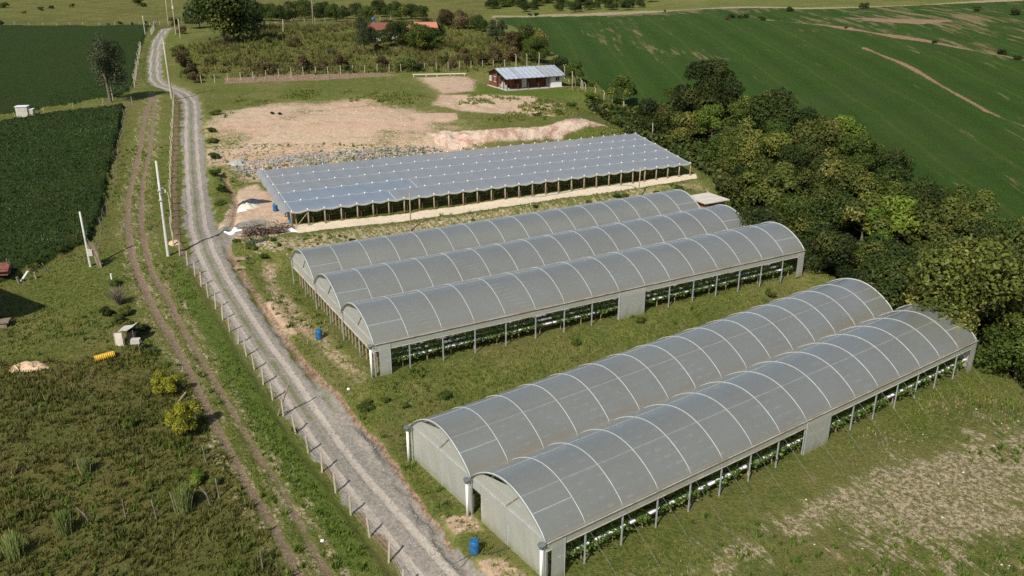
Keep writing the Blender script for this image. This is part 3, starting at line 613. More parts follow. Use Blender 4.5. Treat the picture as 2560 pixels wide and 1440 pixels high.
# rough growth in the paddock behind and on the banks by the house
x, y = sample_poly(Z_['upper'], 0.9, lambda x, y: np.clip((200 / y) ** 1.0, 0, 1))
blades('paddock_grass', x, y, 0.25 + 0.6 * np.clip(0.4 + fbm(x, y, 9, 3), 0, 1), np.full(len(x), 0.16), M['grass'], 5, 0.7)
x, y = sample_poly([(-35, 118), (40, 140), (24, 182), (-10, 172), (-55, 175), (-52, 150)], 3.0, lambda x, y: (fbm(x, y, 7, 3) > 0.05) * 1.0); k = clear(x, y) & (poly_sd(x, y, Z_['pale'], 3) < -0.5 + 3 * fbm(x, y, 3, 2)) & (poly_sd(x, y, Z_['pink'], 3) < 0) & (poly_sd(x, y, Z_['lawn'], 3) < 0) & (poly_sd(x, y, Z_['path'], 3) < 0)
x, y = x[k], y[k]; blades('bank_weeds', x, y, rng.uniform(0.2, 0.6, len(x)), np.full(len(x), 0.14), M['grass'], 6, 0.6)

# ---------------------------------------------------------------- arched greenhouses
class Frame:
    def __init__(s, A, ang, z): s.A = A; s.c = math.cos(ang); s.s = math.sin(ang); s.z = z; s.ang = ang
    def __call__(s, u, v, h): return (s.A[0] + u * s.c - v * s.s, s.A[1] + u * s.s + v * s.c, s.z + h)
def arch_pt(fr, u, k, SP, H, rise, t, dr=0.0):
    """t 0..1 from the right gutter to the left one; slightly pointed arch"""
    v = (k + t) * SP; a = math.pi * t; h = H + (rise + dr) * (math.sin(a) ** 0.78)
    return fr(u, v, h)
def greenhouse(name, label, A, ang, L, nsp, SP, z, bays, H=2.85, rise=1.9, door_bay=8, closed=True):
    fr = Frame(A, ang, z); root = thing(name, label, 'greenhouse', fr(0, 0, 0)); bl = L / bays; T = np.linspace(0.0, 1.0, 25)
    for k in range(nsp):
        V = []
        us = np.linspace(-0.12, L + 0.12, bays * 4 + 1)
        for u in us:
            ph = (u / bl) % 1.0; sag = -0.025 * math.sin(math.pi * ph) ** 2
            V.append([arch_pt(fr, u, k, SP, H + 0.03, rise, t, sag * math.sin(math.pi * t) + 0.035) for t in T])
        o = MB().grid(V).build('roof_film', M['film'], root, smooth=True)
        da = o.data.attributes.new('dust', 'FLOAT', 'POINT'); tt_ = np.tile(T, len(us)); da.data.foreach_set('value', (np.clip(1 - tt_ / 0.10, 0, 1) * 0.7 + np.clip((tt_ - 0.72) / 0.28, 0, 1) * 0.8).astype(np.float32))
        for b in range(bays + 1):
            u = b * bl
            MB().tube([arch_pt(fr, u, k, SP, H + 0.03, rise, t, 0.055) for t in T], 0.025 if b not in (0, bays) else 0.045, 5).build('arch', M['arch'], root, smooth=True)
        for tt, u0, u1, r in ((0.315, 0, L, 0.022), (0.17, 0, bl, 0.026), (0.17, L - bl, L, 0.026), (0.69, 0, L, 0.02)):
            if not closed and tt == 0.315: tt, r = 0.56, 0.018
            MB().tube([arch_pt(fr, u, k, SP, H + 0.03, rise, tt, 0.055 - 0.024 * math.sin(math.pi * ((u / bl) % 1.0)) ** 2 * math.sin(math.pi * tt)) for u in np.linspace(u0, u1, max(3, int((u1 - u0) / bl * 4) + 1))], r, 4).build('purlin', M['arch'] if r > 0.023 else M['galv'], root)
        # end walls
        for end, ue in ((0, 0.14), (1, L - 0.14)):
            V = []
            for t in T:
                tl = min(1, max(0, (t - 0.42) / 0.5)); gap = 0.20 * math.sin(math.pi * tl) ** 0.8 if (t > 0.42 and end == 0) else 0.0
                p = arch_pt(fr, ue, k, SP, H, (rise) * (1 - gap), t, -0.05); q = fr(ue, (k + t) * SP, H - 0.02); V.append([q, p])
            MB().grid(V).build('gable_film', M['curtain'], root)
            MB().tube([fr(ue - 0.03, (k + 0.5) * SP, 0), fr(ue - 0.03, (k + 0.5) * SP, H + rise)], 0.035, 5).build('gable_post', M['galv'], root)
            MB().tube([fr(ue - 0.05, k * SP, H), fr(ue - 0.05, (k + 1) * SP, H)], 0.045, 4).build('tie_beam', M['galv'], root)
            if end == 0:
                MB().tube([fr(ue - 0.04, (k + 0.52) * SP, H + 0.1), arch_pt(fr, ue - 0.04, k, SP, H, rise, 0.33)], 0.035, 4).build('brace', M['wood_grey'], root)
                MB().tube([fr(ue - 0.04, (k + 0.33) * SP, H + 0.85), fr(ue - 0.04, (k + 0.80) * SP, H + 0.85)], 0.02, 4).build('brace', M['galv'], root)
            # lower curtain
            vs = np.linspace(k * SP, (k + 1) * SP, 17); lo = []
            if closed:
                door = 0.95 if (k == 0 and end == 0) else 0.0
                for v in vs:
                    vv = min(v, (k + 1) * SP - door); lo.append([fr(ue + 0.02 * math.sin(v * 5), vv, -0.1), fr(ue + 0.03 * math.sin(v * 3), vv, 1.3), fr(ue, vv, H - 0.02)])
                MB().grid(lo).build('end_curtain', M['curtain'], root)
                if door: MB().grid([[fr(ue - 0.02, SP - door, H - 0.75), fr(ue - 0.02, SP - door, H - 0.03)], [fr(ue - 0.02, SP, H - 0.75), fr(ue - 0.02, SP, H - 0.03)]]).build('door_header', M['curtain'], root)
            else:
                for v in vs: lo.append([fr(ue, v, H - 1.0), fr(ue, v, H - 0.02)])
                MB().grid(lo).build('end_curtain', M['curtain'], root)
                MB().tube([fr(ue - 0.03, k * SP, H - 1.0), fr(ue - 0.03, (k + 1) * SP, H - 1.0)], 0.045, 4).build('end_rail', M['gutter'], root)
    W = nsp * SP
    for k in range(nsp + 1):
        v = k * SP; outer = k in (0, nsp)
        V = [[fr(u, v - 0.16, H + 0.10), fr(u, v - 0.09, H - 0.04), fr(u, v + 0.09, H - 0.04), fr(u, v + 0.16, H + 0.10)] for u in (-0.15, L + 0.15)]
        MB().grid(V).build('gutter', M['gutter'], root)
        for b in range(bays + 1):
            if nsp == 3 and 0 < k < 3 and b % 2 and b > 0: continue
            c = fr(b * bl, v, H / 2 - 0.1); MB().box((c[0], c[1], z + H / 2 - 0.1), (0.09, 0.07, H + 0.14), ang).build('post', M['galv'], root)
    for v, sg in ((0, -1), (W, 1)):                                        # hanging valance under both eaves
        for b in range(bays):
            us = np.linspace(b * bl, (b + 1) * bl, 5)
            MB().grid([[fr(u, v + sg * 0.05, H - 0.55), fr(u, v + sg * 0.07, H + 0.02)] for u in us]).build('valance', M['curtain'], root)
        MB().tube([fr(0, v + sg * 0.06, H - 0.55), fr(L, v + sg * 0.06, H - 0.55)], 0.03, 4).build('valance_rail', M['gutter'], root)
        MB().tube([fr(0, v + sg * 0.15, H + 0.09), fr(L, v + sg * 0.15, H + 0.09)], 0.035, 4).build('eave_rail', M['gutter'], root)
    # closed corner pieces and the full height panel half way
    def panel(u0, u1, v, h0_, h1_, nm, mt):
        us = np.linspace(u0, u1, 7); MB().grid([[fr(u, v + 0.02 * math.sin(u * 4), h0_), fr(u, v, (h0_ + h1_) / 2), fr(u, v, h1_)] for u in us]).build(nm, mt, root)
    panel(0.35, 1.35, -0.09, -0.05, H - 0.1, 'corner_curtain', M['curtain']); panel(L - 0.95, L, -0.09, -0.05, H - 0.1, 'corner_curtain', M['curtain'])
    MB().tube([fr(1.35, -0.09, 0), fr(1.35, -0.09, H - 0.1)], 0.03, 4).build('corner_rail', M['galv'], root)
    panel(door_bay * bl, (door_bay + 1) * bl, -0.10, 0.0, H - 0.15, 'side_panel', M['curtain'])
    MB().tube([fr(door_bay * bl, -0.13, 0), fr(door_bay * bl, -0.13, H - .1)], 0.045, 4).build('panel_rail', M['galv'], root)
    fp = range(nsp + 1) if closed else (0,)
    for k in fp:                                                           # rain spouts at the front end
        c = fr(-0.32, k * SP, H - 0.32)
        MB().lathe([(0.06, 0), (0.12, 0.08), (0.24, 0.34), (0.25, 0.40), (0.21, 0.40)], c, 10).build('funnel', M['funnel'], root)
        c = fr(-0.32, k * SP, 0.0); MB().lathe([(0.095, -0.05), (0.095, H - 0.3)], c, 12).build('downpipe', M['white_pipe'], root, smooth=True)
    if closed:
        for b in range(1, bays):
            MB().tube([fr(b * bl, -0.1, H - 0.05), fr(b * bl + 0.5, -3.0, 0.05)], 0.009, 3).build('guy_wire', M['wire'], root)
    return root, fr
near_root, FN = greenhouse('greenhouse', 'nearest greenhouse, two arched film spans with closed end curtains', NEAR_A, NEAR_ANG, NEAR_L, 2, NEAR_SP, NEAR_Z, 16)
mid_root, FM = greenhouse('greenhouse', 'middle greenhouse of three arched spans, open below its end wall with wooden stakes', MID_A, MID_ANG, MID_L, 3, MID_SP, MID_Z, 16, closed=False)

# ---------------------------------------------------------------- raised growing benches
def leaf_quads(cx, cy, cz, size, flat=0.7):
    n = len(cx); a = rng.uniform(0, 2 * np.pi, n); tilt = rng.normal(0, flat, n)
    ux = np.stack([np.cos(a), np.sin(a), np.zeros(n)], 1); nx = np.stack([-np.sin(a) * np.cos(tilt), np.cos(a) * np.cos(tilt), np.sin(tilt)], 1)
    c = np.stack([cx, cy, cz], 1); s = np.asarray(size)[:, None] if np.ndim(size) else size
    return np.stack([c - ux * s - nx * s, c + ux * s - nx * s, c + ux * s + nx * s, c - ux * s + nx * s], 1).reshape(-1, 3)
def bench(name, label, L, step, bags=True, end_post=1.7, mat_post='wood', group=None, dens=150, hgt=0.8):
    root = thing(name, label, 'plant bench', (0, 0, 0), group)
    for i, u in enumerate(np.arange(0.0, L + 0.01, step)):
        h = end_post if i == 0 else hgt
        jr = random.uniform(-0.03, 0.03)
        MB().tube([(u, jr, -0.1), (u + jr, jr * 0.5, h)], [0.075, 0.065] if i == 0 else [0.055, 0.05], 6).build('stake', M[mat_post], root)
    MB().box((L / 2, 0.0, hgt - 0.05), (L - 0.2, 0.26, 0.05)).build('shelf', M['wood_dark'], root)
    mb = MB(); u = 0.3
    while u < L - 0.5:
        l = random.uniform(0.7, 1.05); r = 0.15 + random.uniform(-.01, .02)
        V = [[(u + l * q, r * math.cos(a) * (0.55 if q in (0, 1) else 1), hgt + 0.08 + 0.10 * math.sin(a) * (0.5 if q in (0, 1) else 1)) for a in np.linspace(0, 2 * math.pi, 9)] for q in (0, 0.12, 0.5, 0.88, 1)]
        mb.grid(V); u += l + 0.04
    mb.build('grow_bag' if bags else 'soil_bag', M['bag'] if bags else M['dark'], root, smooth=True)
    n = int(L * dens); cx = rng.uniform(0.2, L - 0.2, n); keep = (vn(cx + 300 * rng.random(), cx * 0, 0.42) + 0.5) > (0.26 if bags else 0.02); cx = cx[keep]; n = len(cx)
    cy = rng.normal(0, 0.24, n); cz = hgt + 0.17 + rng.uniform(-0.22, 0.14, n)
    V = leaf_quads(cx, cy, cz, rng.uniform(0.045, 0.085, n)); lv = rng.random((n, 3)); o = fast_mesh('foliage', V, 4, M['leaf_bench'], lv, root)
    return root
bs = bench('strawberry_bench', 'outermost sunlit row of plants in white bags along the near greenhouse edge', 46.6, 2.55, group='planted benches in the nearest greenhouse', end_post=0.85)
bs.location = FN(0.6, 0.55, 0); bs.rotation_euler = (0, 0, NEAR_ANG)
for i in range(1, 15):
    copy_tree(bs, FN(0.6 + 0.2 * random.random(), 0.55 + i * 1.02, 0.0), NEAR_ANG, label='second row of bagged plants in from the near greenhouse open side' if i == 1 else 'plant bench under the film inside the nearest greenhouse', group='planted benches in the nearest greenhouse')
bm = bench('strawberry_bench', 'outermost row of plants in white bags along the middle greenhouse edge', 47.6, 2.25, group='planted benches in the middle greenhouse', end_post=1.72)
bm.location = FM(0.45, 0.75, 0); bm.rotation_euler = (0, 0, MID_ANG)
for i in range(1, 26):
    copy_tree(bm, FM(0.45 + 0.1 * random.random(), 0.75 + i * 0.915, 0.0), MID_ANG, label='second row of bagged plants in from the middle greenhouse open side' if i == 1 else 'plant bench with tall end stake under the middle greenhouse', group='planted benches in the middle greenhouse')

# ---------------------------------------------------------------- low net roofed house on wooden posts
def shp(s, t):
    a, b, c, d = (np.array(q) for q in SH); p = (a * (1 - s) + b * s) * (1 - t) + (d * (1 - s) + c * s) * t; return p
NS, NT = 29, 5
def sh_top(s, t):
    ph = (s * NS) % 1.0; pt = (t * NT) % 1.0
    crest = abs(2 * ph - 1) * (0.85 + 0.4 * vn(s * 61, t * 17, 1.0))
    return SHADE_Z + 1.84 + 0.13 * crest * (0.5 + 0.5 * (1 - math.sin(math.pi * pt)) ** 1.5) - 0.02 * math.sin(math.pi * pt) ** 2
sroot = thing('shade_house', 'long low net roofed growing house on rows of wooden posts', 'shade house', (SH[0][0], SH[0][1], SHADE_Z))
S1, S2 = 6.5 / NS, 8.5 / NS
def sh_sheet(s0, s1, t0, t1, nm, mt):
    ns = max(2, int(round((s1 - s0) * NS * 6)) + 1); n_t = int(round((t1 - t0) * NT * 6)) + 1; V = []
    for t in np.linspace(t0, t1, n_t): V.append([(*shp(s, t), sh_top(s, t)) for s in np.linspace(s0, s1, ns)])
    MB().grid(V).build(nm, mt, sroot, smooth=True)
for k in range(NT):
    t0, t1 = k / NT, (k + 1) / NT; sb = {0: S1, 1: S2}.get(k, 0)
    if sb: sh_sheet(0, sb, t0, t1, 'net_sheet', M['net_blue'])
    sh_sheet(sb, 1, t0, t1, 'net_sheet', M['net'])
for k in range(1, NT):
    t = k / NT; MB().tube([(*shp(s, t), sh_top(s, t) + 0.02) for s in np.linspace(0, 1, NS * 6 + 1)], 0.018, 4).build('seam', M['arch'], sroot)
for sb, t0, t1 in ((S1, 0, 0.2), (S2, 0.2, 0.4), (0.004, 0, 1), (0.997, 0, 1)):
    MB().tube([(*shp(sb, t), sh_top(sb, t) + 0.03) for t in np.linspace(t0, t1, 24)], 0.035, 4).build('seam', M['arch'], sroot)
mb = MB()
for i in range(NS + 1):
    for k in range(NT + 1):
        s, t = i / NS, k / NT; s = min(max(s, 0.002), 0.998); t = min(max(t, 0.004), 0.996); p = shp(s, t); mb.lathe([(0.07, 0), (0.11, 0.06), (0.05, 0.12)], (p[0], p[1], sh_top(i / NS, k / NT) - 0.02), 6)
mb.build('post_cap', M['white_pipe'], sroot)
for i in range(NS + 1):
    p = shp(i / NS, 0.004); MB().tube([(p[0], p[1], SHADE_Z - 0.1), (p[0] + random.uniform(-.04, .04), p[1], sh_top(i / NS, 0) - 0.02)], [0.10, 0.085], 7).build('post', M['wood'], sroot, smooth=True)
for k in range(1, NT + 1):
    for i in (0, NS) if k != 3 else (0, NS):
        p = shp(i / NS, k / NT); MB().tube([(p[0], p[1], SHADE_Z - 0.1), (p[0], p[1], sh_top(i / NS, k / NT))], 0.09, 7).build('post', M['wood'], sroot, smooth=True)
for k in (1, 2):
    for i in range(2, NS, 2):
        p = shp(i / NS, k / NT); MB().tube([(p[0], p[1], SHADE_Z - 0.1), (p[0], p[1], sh_top(i / NS, k / NT))], 0.08, 5).build('post', M['wood'], sroot)
# front hem with scallops, and the hanging flap on the left side
V = []
for s in np.linspace(0, 1, NS * 8 + 1):
    ph = (s * NS) % 1.0; sg = abs(math.sin(math.pi * ph)); p = shp(s, 0.0); z1 = sh_top(s, 0)
    V.append([(p[0], p[1], z1), (p[0] + 0.06, p[1] - 0.12, z1 - 0.10), (p[0] + 0.02, p[1] - 0.06, z1 - 0.17 - 0.10 * sg * (0.6 + 0.8 * abs(vn(s * 40, 0, 1.0))))])
MB().grid(V).build('hem', M['curtain'], sroot, smooth=True)
V = []
for t in np.linspace(0, 1, 61):
    ph = (t * NT) % 1.0; sg = abs(math.sin(math.pi * ph)) ** 0.7; p = shp(0, t); z1 = sh_top(0, t); out = 0.9
    V.append([(p[0], p[1], z1), (p[0] - out * 0.6, p[1] + 0.1, z1 - 0.08), (p[0] - out, p[1] + 0.1, z1 - 0.22 - 0.5 * sg * 0.7 - 0.15)])
MB().grid(V).build('side_flap', M['net'], sroot, smooth=True)
p0 = shp(1 / NS, 0.004); p1 = shp(0.1 / NS, 0.004); MB().tube([(p0[0], p0[1] - 0.08, sh_top(0, 0) - 0.3), (p1[0] + 0.3, p1[1] - 0.05, SHADE_Z)], 0.05, 5).build('brace', M['wood'], sroot)
sb_ = bench('plant_bench', 'front row of leafy plants beneath the net roofed house', 56.0, 2.0, bags=False, end_post=1.5, group='benches under the net roof', dens=75, hgt=0.85)
sang = math.atan2(SH[1][1] - SH[0][1], SH[1][0] - SH[0][0])
def sh_loc(t): p = shp(0.012, t); return (p[0], p[1], SHADE_Z)
sb_.location = sh_loc(0.045); sb_.rotation_euler = (0, 0, sang)
for i in range(1, 19):
    t = 0.045 + i * 0.0515; q0, q1 = shp(0, t), shp(1, t); a = math.atan2(q1[1] - q0[1], q1[0] - q0[0])
    copy_tree(sb_, sh_loc(t), a, label='second row of leafy plants under the front of the net roof' if i == 1 else 'plant bench with wooden end stake deeper beneath the net roof', group='benches under the net roof')

# ---------------------------------------------------------------- poles, posts and fences
def rise_to(base, u, v):
    """the point above base (same distance) seen at row v; sideways lean taken from u"""
    y = base[1]; b = (720 - v) / F_PX; wz = (b * cp * y - sp_ * y) / (cp + b * sp_); z = wz + CAM_H
    dep = cp * y - sp_ * wz; return ((u - 1280) / F_PX * dep, y, z)
def upright(name, label, cat, base_px, top_px, r0, r1, mat, n=10, group=None):
    b = P3(*base_px); t = rise_to(b, *top_px); root = thing(name, label, cat, b, group)
    MB().tube([(b[0], b[1], b[2] - 0.3), b, tuple((np.array(b) + t) / 2), t], [r0, r0, (r0 + r1) / 2, r1], n).build('shaft', mat, root, smooth=True)
    return root, b, t
root, b, t = upright('utility_pole', 'tall pale concrete utility pole standing right beside the gravel road', 'utility pole', (421, 640), (390, 402), 0.19, 0.11, M['concrete_pale'])
B_, T_ = np.array(b), np.array(t)
for f in (0.70, 0.60): 
    c = B_ + (T_ - B_) * f; MB().box(c + (0, -0.05, 0), (0.36, 0.42, 0.14)).build('bracket', M['galv'], root)
c = B_ + (T_ - B_) * 0.72; MB().tube([c, c + (0.45, -0.1, 0.05), c + (0.62, -0.1, -0.25)], 0.035, 6).build('bracket_arm', M['galv'], root); MB().lathe([(0.05, -0.28), (0.12, -0.2), (0.06, -0.1), (0.10, 0.0), (0.04, 0.08)], c + (0.62, -0.1, -0.2), 8).build('insulator', M['concrete_pale'], root)
c = B_ + (T_ - B_) * 0.66; MB().lathe([(0.05, 0), (0.14, 0.08), (0.14, 0.34), (0.05, 0.4)], c + (0.20, -0.2, -0.2), 8).build('fuse_box', M['funnel'], root)
root, b, t = upright('utility_pole', 'concrete utility pole at the bend of the gravel road further back', 'utility pole', (430, 247), (407, 97), 0.24, 0.14, M['concrete'])
B_, T_ = np.array(b), np.array(t); MB().box(B_ + (T_ - B_) * 0.93, (0.9, 0.12, 0.12)).build('crossarm', M['galv'], root)
root, b, t = upright('meter_pole', 'short concrete pole with a white meter box at the field corner', 'utility pole', (227, 667), (199, 529), 0.15, 0.09, M['concrete_pale'])
B_, T_ = np.array(b), np.array(t); c = B_ + (T_ - B_) * 0.22; MB().box(c + (0.32, -0.1, 0.25), (0.5, 0.28, 0.62)).build('meter_box', M['white_box'], root)
MB().box(c + (0.32, -0.1, 0.58), (0.58, 0.36, 0.05)).build('box_lid', M['concrete_pale'], root)
for (bp, tp_, lab) in (((364, 90), (356, 39), 'thin pale pole standing in the dark field left of the road crest'), ((440, 87), (428, -8), 'tallest pole beside the road crest carrying a small white box'), ((451, 95), (445, 46), 'short pale pole right of the road crest, beside the bush'), ((421, 62), (413, -6), 'faint thin pole far behind the road crest')):
    root, b, t = upright('utility_pole', lab, 'utility pole', bp, tp_, 0.16, 0.12, M['concrete'])
    if 'tallest' in lab: c = np.array(b) + (np.array(t) - np.array(b)) * 0.72; MB().box(c + (0.1, -.2, 0), (0.5, 0.3, 0.9)).build('pole_box', M['white_box'], root)
    if 'thin pale' in lab: MB().box(np.array(t) - (0, 0, 0.3), (0.5, 0.1, 0.1)).build('crossarm', M['galv'], root)
for (bp, tp_, lab, m_, r_) in (((694, 1032), (724, 953), 'dark wooden pole leaning over the near road from the fence line', 'wood_grey', 0.075), ((1027, 578), (1024, 483), 'thin wooden pole in front of the net house, left of the two', 'wood', 0.08), ((1596, 506), (1601, 418), 'thin wooden pole in front of the net house, right of the two', 'wood', 0.085), ((1631, 353), (1632, 307), 'thin pole standing at the tree edge behind the net house', 'concrete', 0.07), ((1431, 223), (1431, 178), 'wooden pole beside the right gable of the wooden house', 'wood', 0.12), ((783, 62), (779, -10), 'tall brown trunk like pole in the overgrown paddock', 'wood_grey', 0.28), ((708, 82), (707, 48), 'grey post standing alone in the overgrown paddock', 'concrete', 0.16), ((283, 249), (273, 203), 'pale slanted pole in front of the lone tree at the field edge', 'concrete', 0.10)):
    upright('wooden_pole' if m_.startswith('wood') else 'thin_pole', lab, 'pole', bp, tp_, r_, r_ * 0.8, M[m_], 7)
def resample(pts, step):
    pts = np.array(pts, float); d = np.r_[0, np.cumsum(np.hypot(*np.diff(pts, axis=0).T))]; n = int(d[-1] / step); s = np.linspace(0, d[-1], n + 1)
    return np.stack([np.interp(s, d, pts[:, 0]), np.interp(s, d, pts[:, 1])], 1)
def fence(name, label, pts, step, h, r, mat, square=True, jit=0.04, wires=3, bent=False, skip=0.0, hv=0.05, cap=98):
    P_ = resample(pts, step)[:cap]; p0 = P_[0]; root = thing(name, label, 'fence', (p0[0], p0[1], gz(*p0))); tops = []
    for (x, y) in P_:
        if random.random() < skip: continue
        z = gz(x, y); lx, ly = random.gauss(0, jit), random.gauss(0, jit); hh = h * (1 + random.uniform(-hv, hv)); t = (x + lx * hh, y + ly * hh, z + hh)
        pts_ = [(x, y, z - 0.3), t] if not bent else [(x, y, z - 0.3), t, (t[0] - 0.22, t[1] - 0.1, t[2] + 0.3)]
        MB().tube(pts_, [r] * len(pts_), 4 if square else 6).build('post', M[mat], root); tops.append(t)
    for k in range(wires):
        f = 0.3 + 0.6 * k / max(1, wires - 1)
        if len(tops) > 1: MB().tube([(t[0], t[1], t[2] - h * (1 - f)) for t in tops], 0.006, 3).build('wire', M['wire'], root)
    return root
fence('post_fence', 'long row of pale concrete posts along the left edge of the gravel road', FENCE, 2.62, 1.55, 0.082, 'concrete', True, 0.06)
fence('post_fence', 'row of pale posts with bent tops left of the road past the bend', GL([(337, 218), (343, 180), (353, 122)]), 3.6, 1.7, 0.11, 'concrete', bent=True)
fence('post_fence', 'short row of pale posts at the very top of the gravel road', GL([(379, 87), (386, 75), (393, 64)]), 3.2, 1.8, 0.14, 'concrete')
fence('stick_fence', 'crooked wooden stick fence between the tall dark crop and the dirt track', GL([(243, 640), (253, 605), (256, 565), (267, 530), (278, 497), (288, 450), (292, 425), (299, 375), (307, 330), (325, 268)]), 2.3, 1.35, 0.045, 'wood_grey', False, 0.12, 2, hv=0.25)
fence('stick_fence', 'thin fence crossing between the two dark crop fields', GL([(40, 297), (100, 286), (143, 279), (215, 269), (262, 263), (330, 258)]), 5.0, 1.2, 0.06, 'concrete', False, 0.08, 2)
fence('stick_fence', 'broken old fence along the bottom edge of the tall dark crop', GL([(-60, 735), (27, 700), (97, 694), (168, 672), (212, 655)]), 3.3, 1.3, 0.055, 'wood_grey', False, 0.14, 1, hv=0.3)
fence('post_fence', 'long row of pale posts in front of the overgrown paddock behind the plot', GL([(504, 209), (600, 201), (740, 189), (935, 181), (1107, 175), (1262, 168)]), 2.7, 1.75, 0.085, 'concrete', wires=2)
fence('wooden_fence', 'row of dark wooden posts on the reddish strip behind the plot', GL([(640, 207), (770, 204), (870, 200), (978, 197)]), 2.2, 1.7, 0.07, 'wood_grey', False, 0.04, 1)
fence('post_fence', 'pale posts with bent tops stepping down the slope right of the house', GL([(1452, 222), (1464, 235), (1489, 243), (1530, 258)]), 2.4, 1.7, 0.11, 'concrete', bent=True, wires=2)
fence('post_fence', 'pale posts with bent tops behind the wooden house roof', GL([(1290, 170), (1340, 166), (1400, 172), (1422, 205)]), 4.5, 3.0, 0.11, 'concrete', bent=True, wires=2)
fence('post_fence', 'far fence between the dark field and the yellow pasture', GL([(38, 66), (200, 64), (345, 63), (400, 62)]), 6.5, 1.5, 0.12, 'concrete', wires=0)
fence('post_fence', 'far fence along the back of the overgrown paddock', GL([(735, 55), (860, 53), (1060, 47)]), 4.5, 1.7, 0.12, 'concrete', wires=0)
# old posts standing in the meadow
for i, (u, v, h, lean) in enumerate(((548, 1242, 1.5, (-.05, 0)), (527, 1262, 1.4, (-.45, .1)), (438, 1278, 1.4, (-.1, 0)), (392, 1300, 1.5, (-.08, 0)), (314, 1292, 1.3, (0, 0)), (228, 1310, 1.2, (-.6, 0)), (657, 1422, 1.3, (0, 0)), (515, 1155, 1.3, (-.08, 0)))):
    x, y, z = P3(u, v); o = MB().tube([(x, y, z - 0.2), (x + lean[0] * 0.5, y + lean[1], z + h * 0.55), (x + lean[0] * h, y + lean[1] * h, z + h)], [0.065, 0.06, 0.05], 6).build('old_post', M['wood_grey'])
    origin_to(o, (x, y, z)); tag(o, ['grey old post standing upright at the end of the cane patch', 'grey old post leaning left beside the rubbish hollow', 'old post right of the cane tufts in the lower meadow', 'old post in the middle of the lower meadow row', 'leftmost upright post of the lower meadow row', 'old post leaning far over left of the meadow row', 'lone old post near the bottom edge of the meadow', 'thin old post above the cane patch near the track'][i], 'post', 'old posts in the meadow')
# fallen and leaning pieces by the crop corner
for nm, lab, p, q, r, mt in (('leaning_beam', 'bright white beam leaning at the bottom edge of the dark crop', (54, 703), (70, 678), 0.12, 'white_pipe'), ('stump_post', 'thick short brown post beside the white leaning beam', (48, 709), (42, 692), 0.14, 'wood_grey'), ('stump_post', 'pair of light brown stakes right of the white leaning beam', (91, 698), (86, 680), 0.12, 'wood'), ('corner_post', 'white topped post above the dead bush', (280, 700), (277, 684), 0.10, 'white_pipe'), ('fallen_beam', 'pale beam lying between the two yellow bushes', (442, 1010), (466, 988), 0.08, 'wood')):
    b = P3(*p); t = rise_to(b, *q) if nm != 'fallen_beam' else P3(*q, dz=0.3); o = MB().tube([b, t], r, 6).build(nm, M[mt]); origin_to(o, b); tag(o, lab, 'post' if 'post' in nm else 'beam')
# bundle of crooked stakes by the meter pole
b = P3(250, 668); root = thing('stake_bundle', 'bundle of tall crooked stakes tied upright beside the meter pole', 'stakes', b)
for i in range(7):
    a = random.uniform(-0.25, 0.25); h = random.uniform(2.2, 3.6); MB().tube([(b[0] + a, b[1] + random.uniform(-.2, .2), b[2] - 0.1), (b[0] + a * 1.5 - 0.25, b[1], b[2] + h * 0.5), (b[0] + a * 2 - 0.7, b[1], b[2] + h)], [0.08, 0.06, 0.04], 5).build('stake', M['wood_grey'] if i % 2 else M['wood'], root)

# ---------------------------------------------------------------- barrels and small things
def barrel(label, u, v, sc=1.0, mat='blue', loc=None):
    b = loc or P3(u, v, -0.02); root = thing('plastic_barrel', label, 'barrel', b, 'blue plastic barrels')
    h = 0.96 * sc; r = 0.30 * sc; pr = [(r * 0.86, 0), (r * 0.97, 0.06 * h), (r, 0.25 * h), (r * 1.03, 0.31 * h), (r, 0.37 * h), (r, 0.63 * h), (r * 1.03, 0.69 * h), (r, 0.75 * h), (r * 0.96, 0.92 * h), (r * 0.84, h), (r * 0.84, h * 1.0), (r * 0.74, h), (r * 0.74, h * 0.80)]
    o = MB().lathe([(a, z) for a, z in pr], b, 22).build('body', M[mat], root, smooth=True)
    MB().lathe([(r * 0.80, h * 0.985), (r * 0.88, h * 0.985), (r * 0.88, h * 1.015), (r * 0.80, h * 1.015)], b, 22).build('rim', M[mat], root)
    MB().lathe([(r * 0.73, 0.86 * h), (r * 0.4, 0.862 * h)], b, 18).build('opening', M['dark'], root)
    return root
barrel('open blue plastic barrel on the grass by the stake row of the middle greenhouse', 798, 847)
barrel('darker blue barrel on the grass near the closed end of the nearest greenhouse', 1186, 1384)
barrel('blue barrel standing against the left side of the net roofed house', 689, 528)
barrel('small pale blue drum at the front left corner of the net roofed house', 724, 556, 0.55, 'blue_light')
x, y, z = P3(868, 976, 0.12)
for (u, v, lab) in ((871, 975, 'white rock like bag lying on the grass bank above the road'), (806, 1355, 'small white bag lying on the verge left of the road')):
    x, y, z = P3(u, v, 0.12); mb = MB(); V = [[(x + (0.13 * math.cos(a) * math.sin(p)) * (1 + 0.3 * vn(a * 3, p * 3 + u, 1)), y + 0.10 * math.sin(a) * math.sin(p), z - 0.03 + 0.09 * math.cos(p) + 0.04 * math.sin(3 * a)) for a in np.linspace(0, 2 * math.pi, 13)] for p in np.linspace(0, math.pi, 8)]
    o = mb.grid(V).build('white_bag', M['bag'], smooth=True); origin_to(o, (x, y, z - 0.12)); tag(o, lab, 'bag')
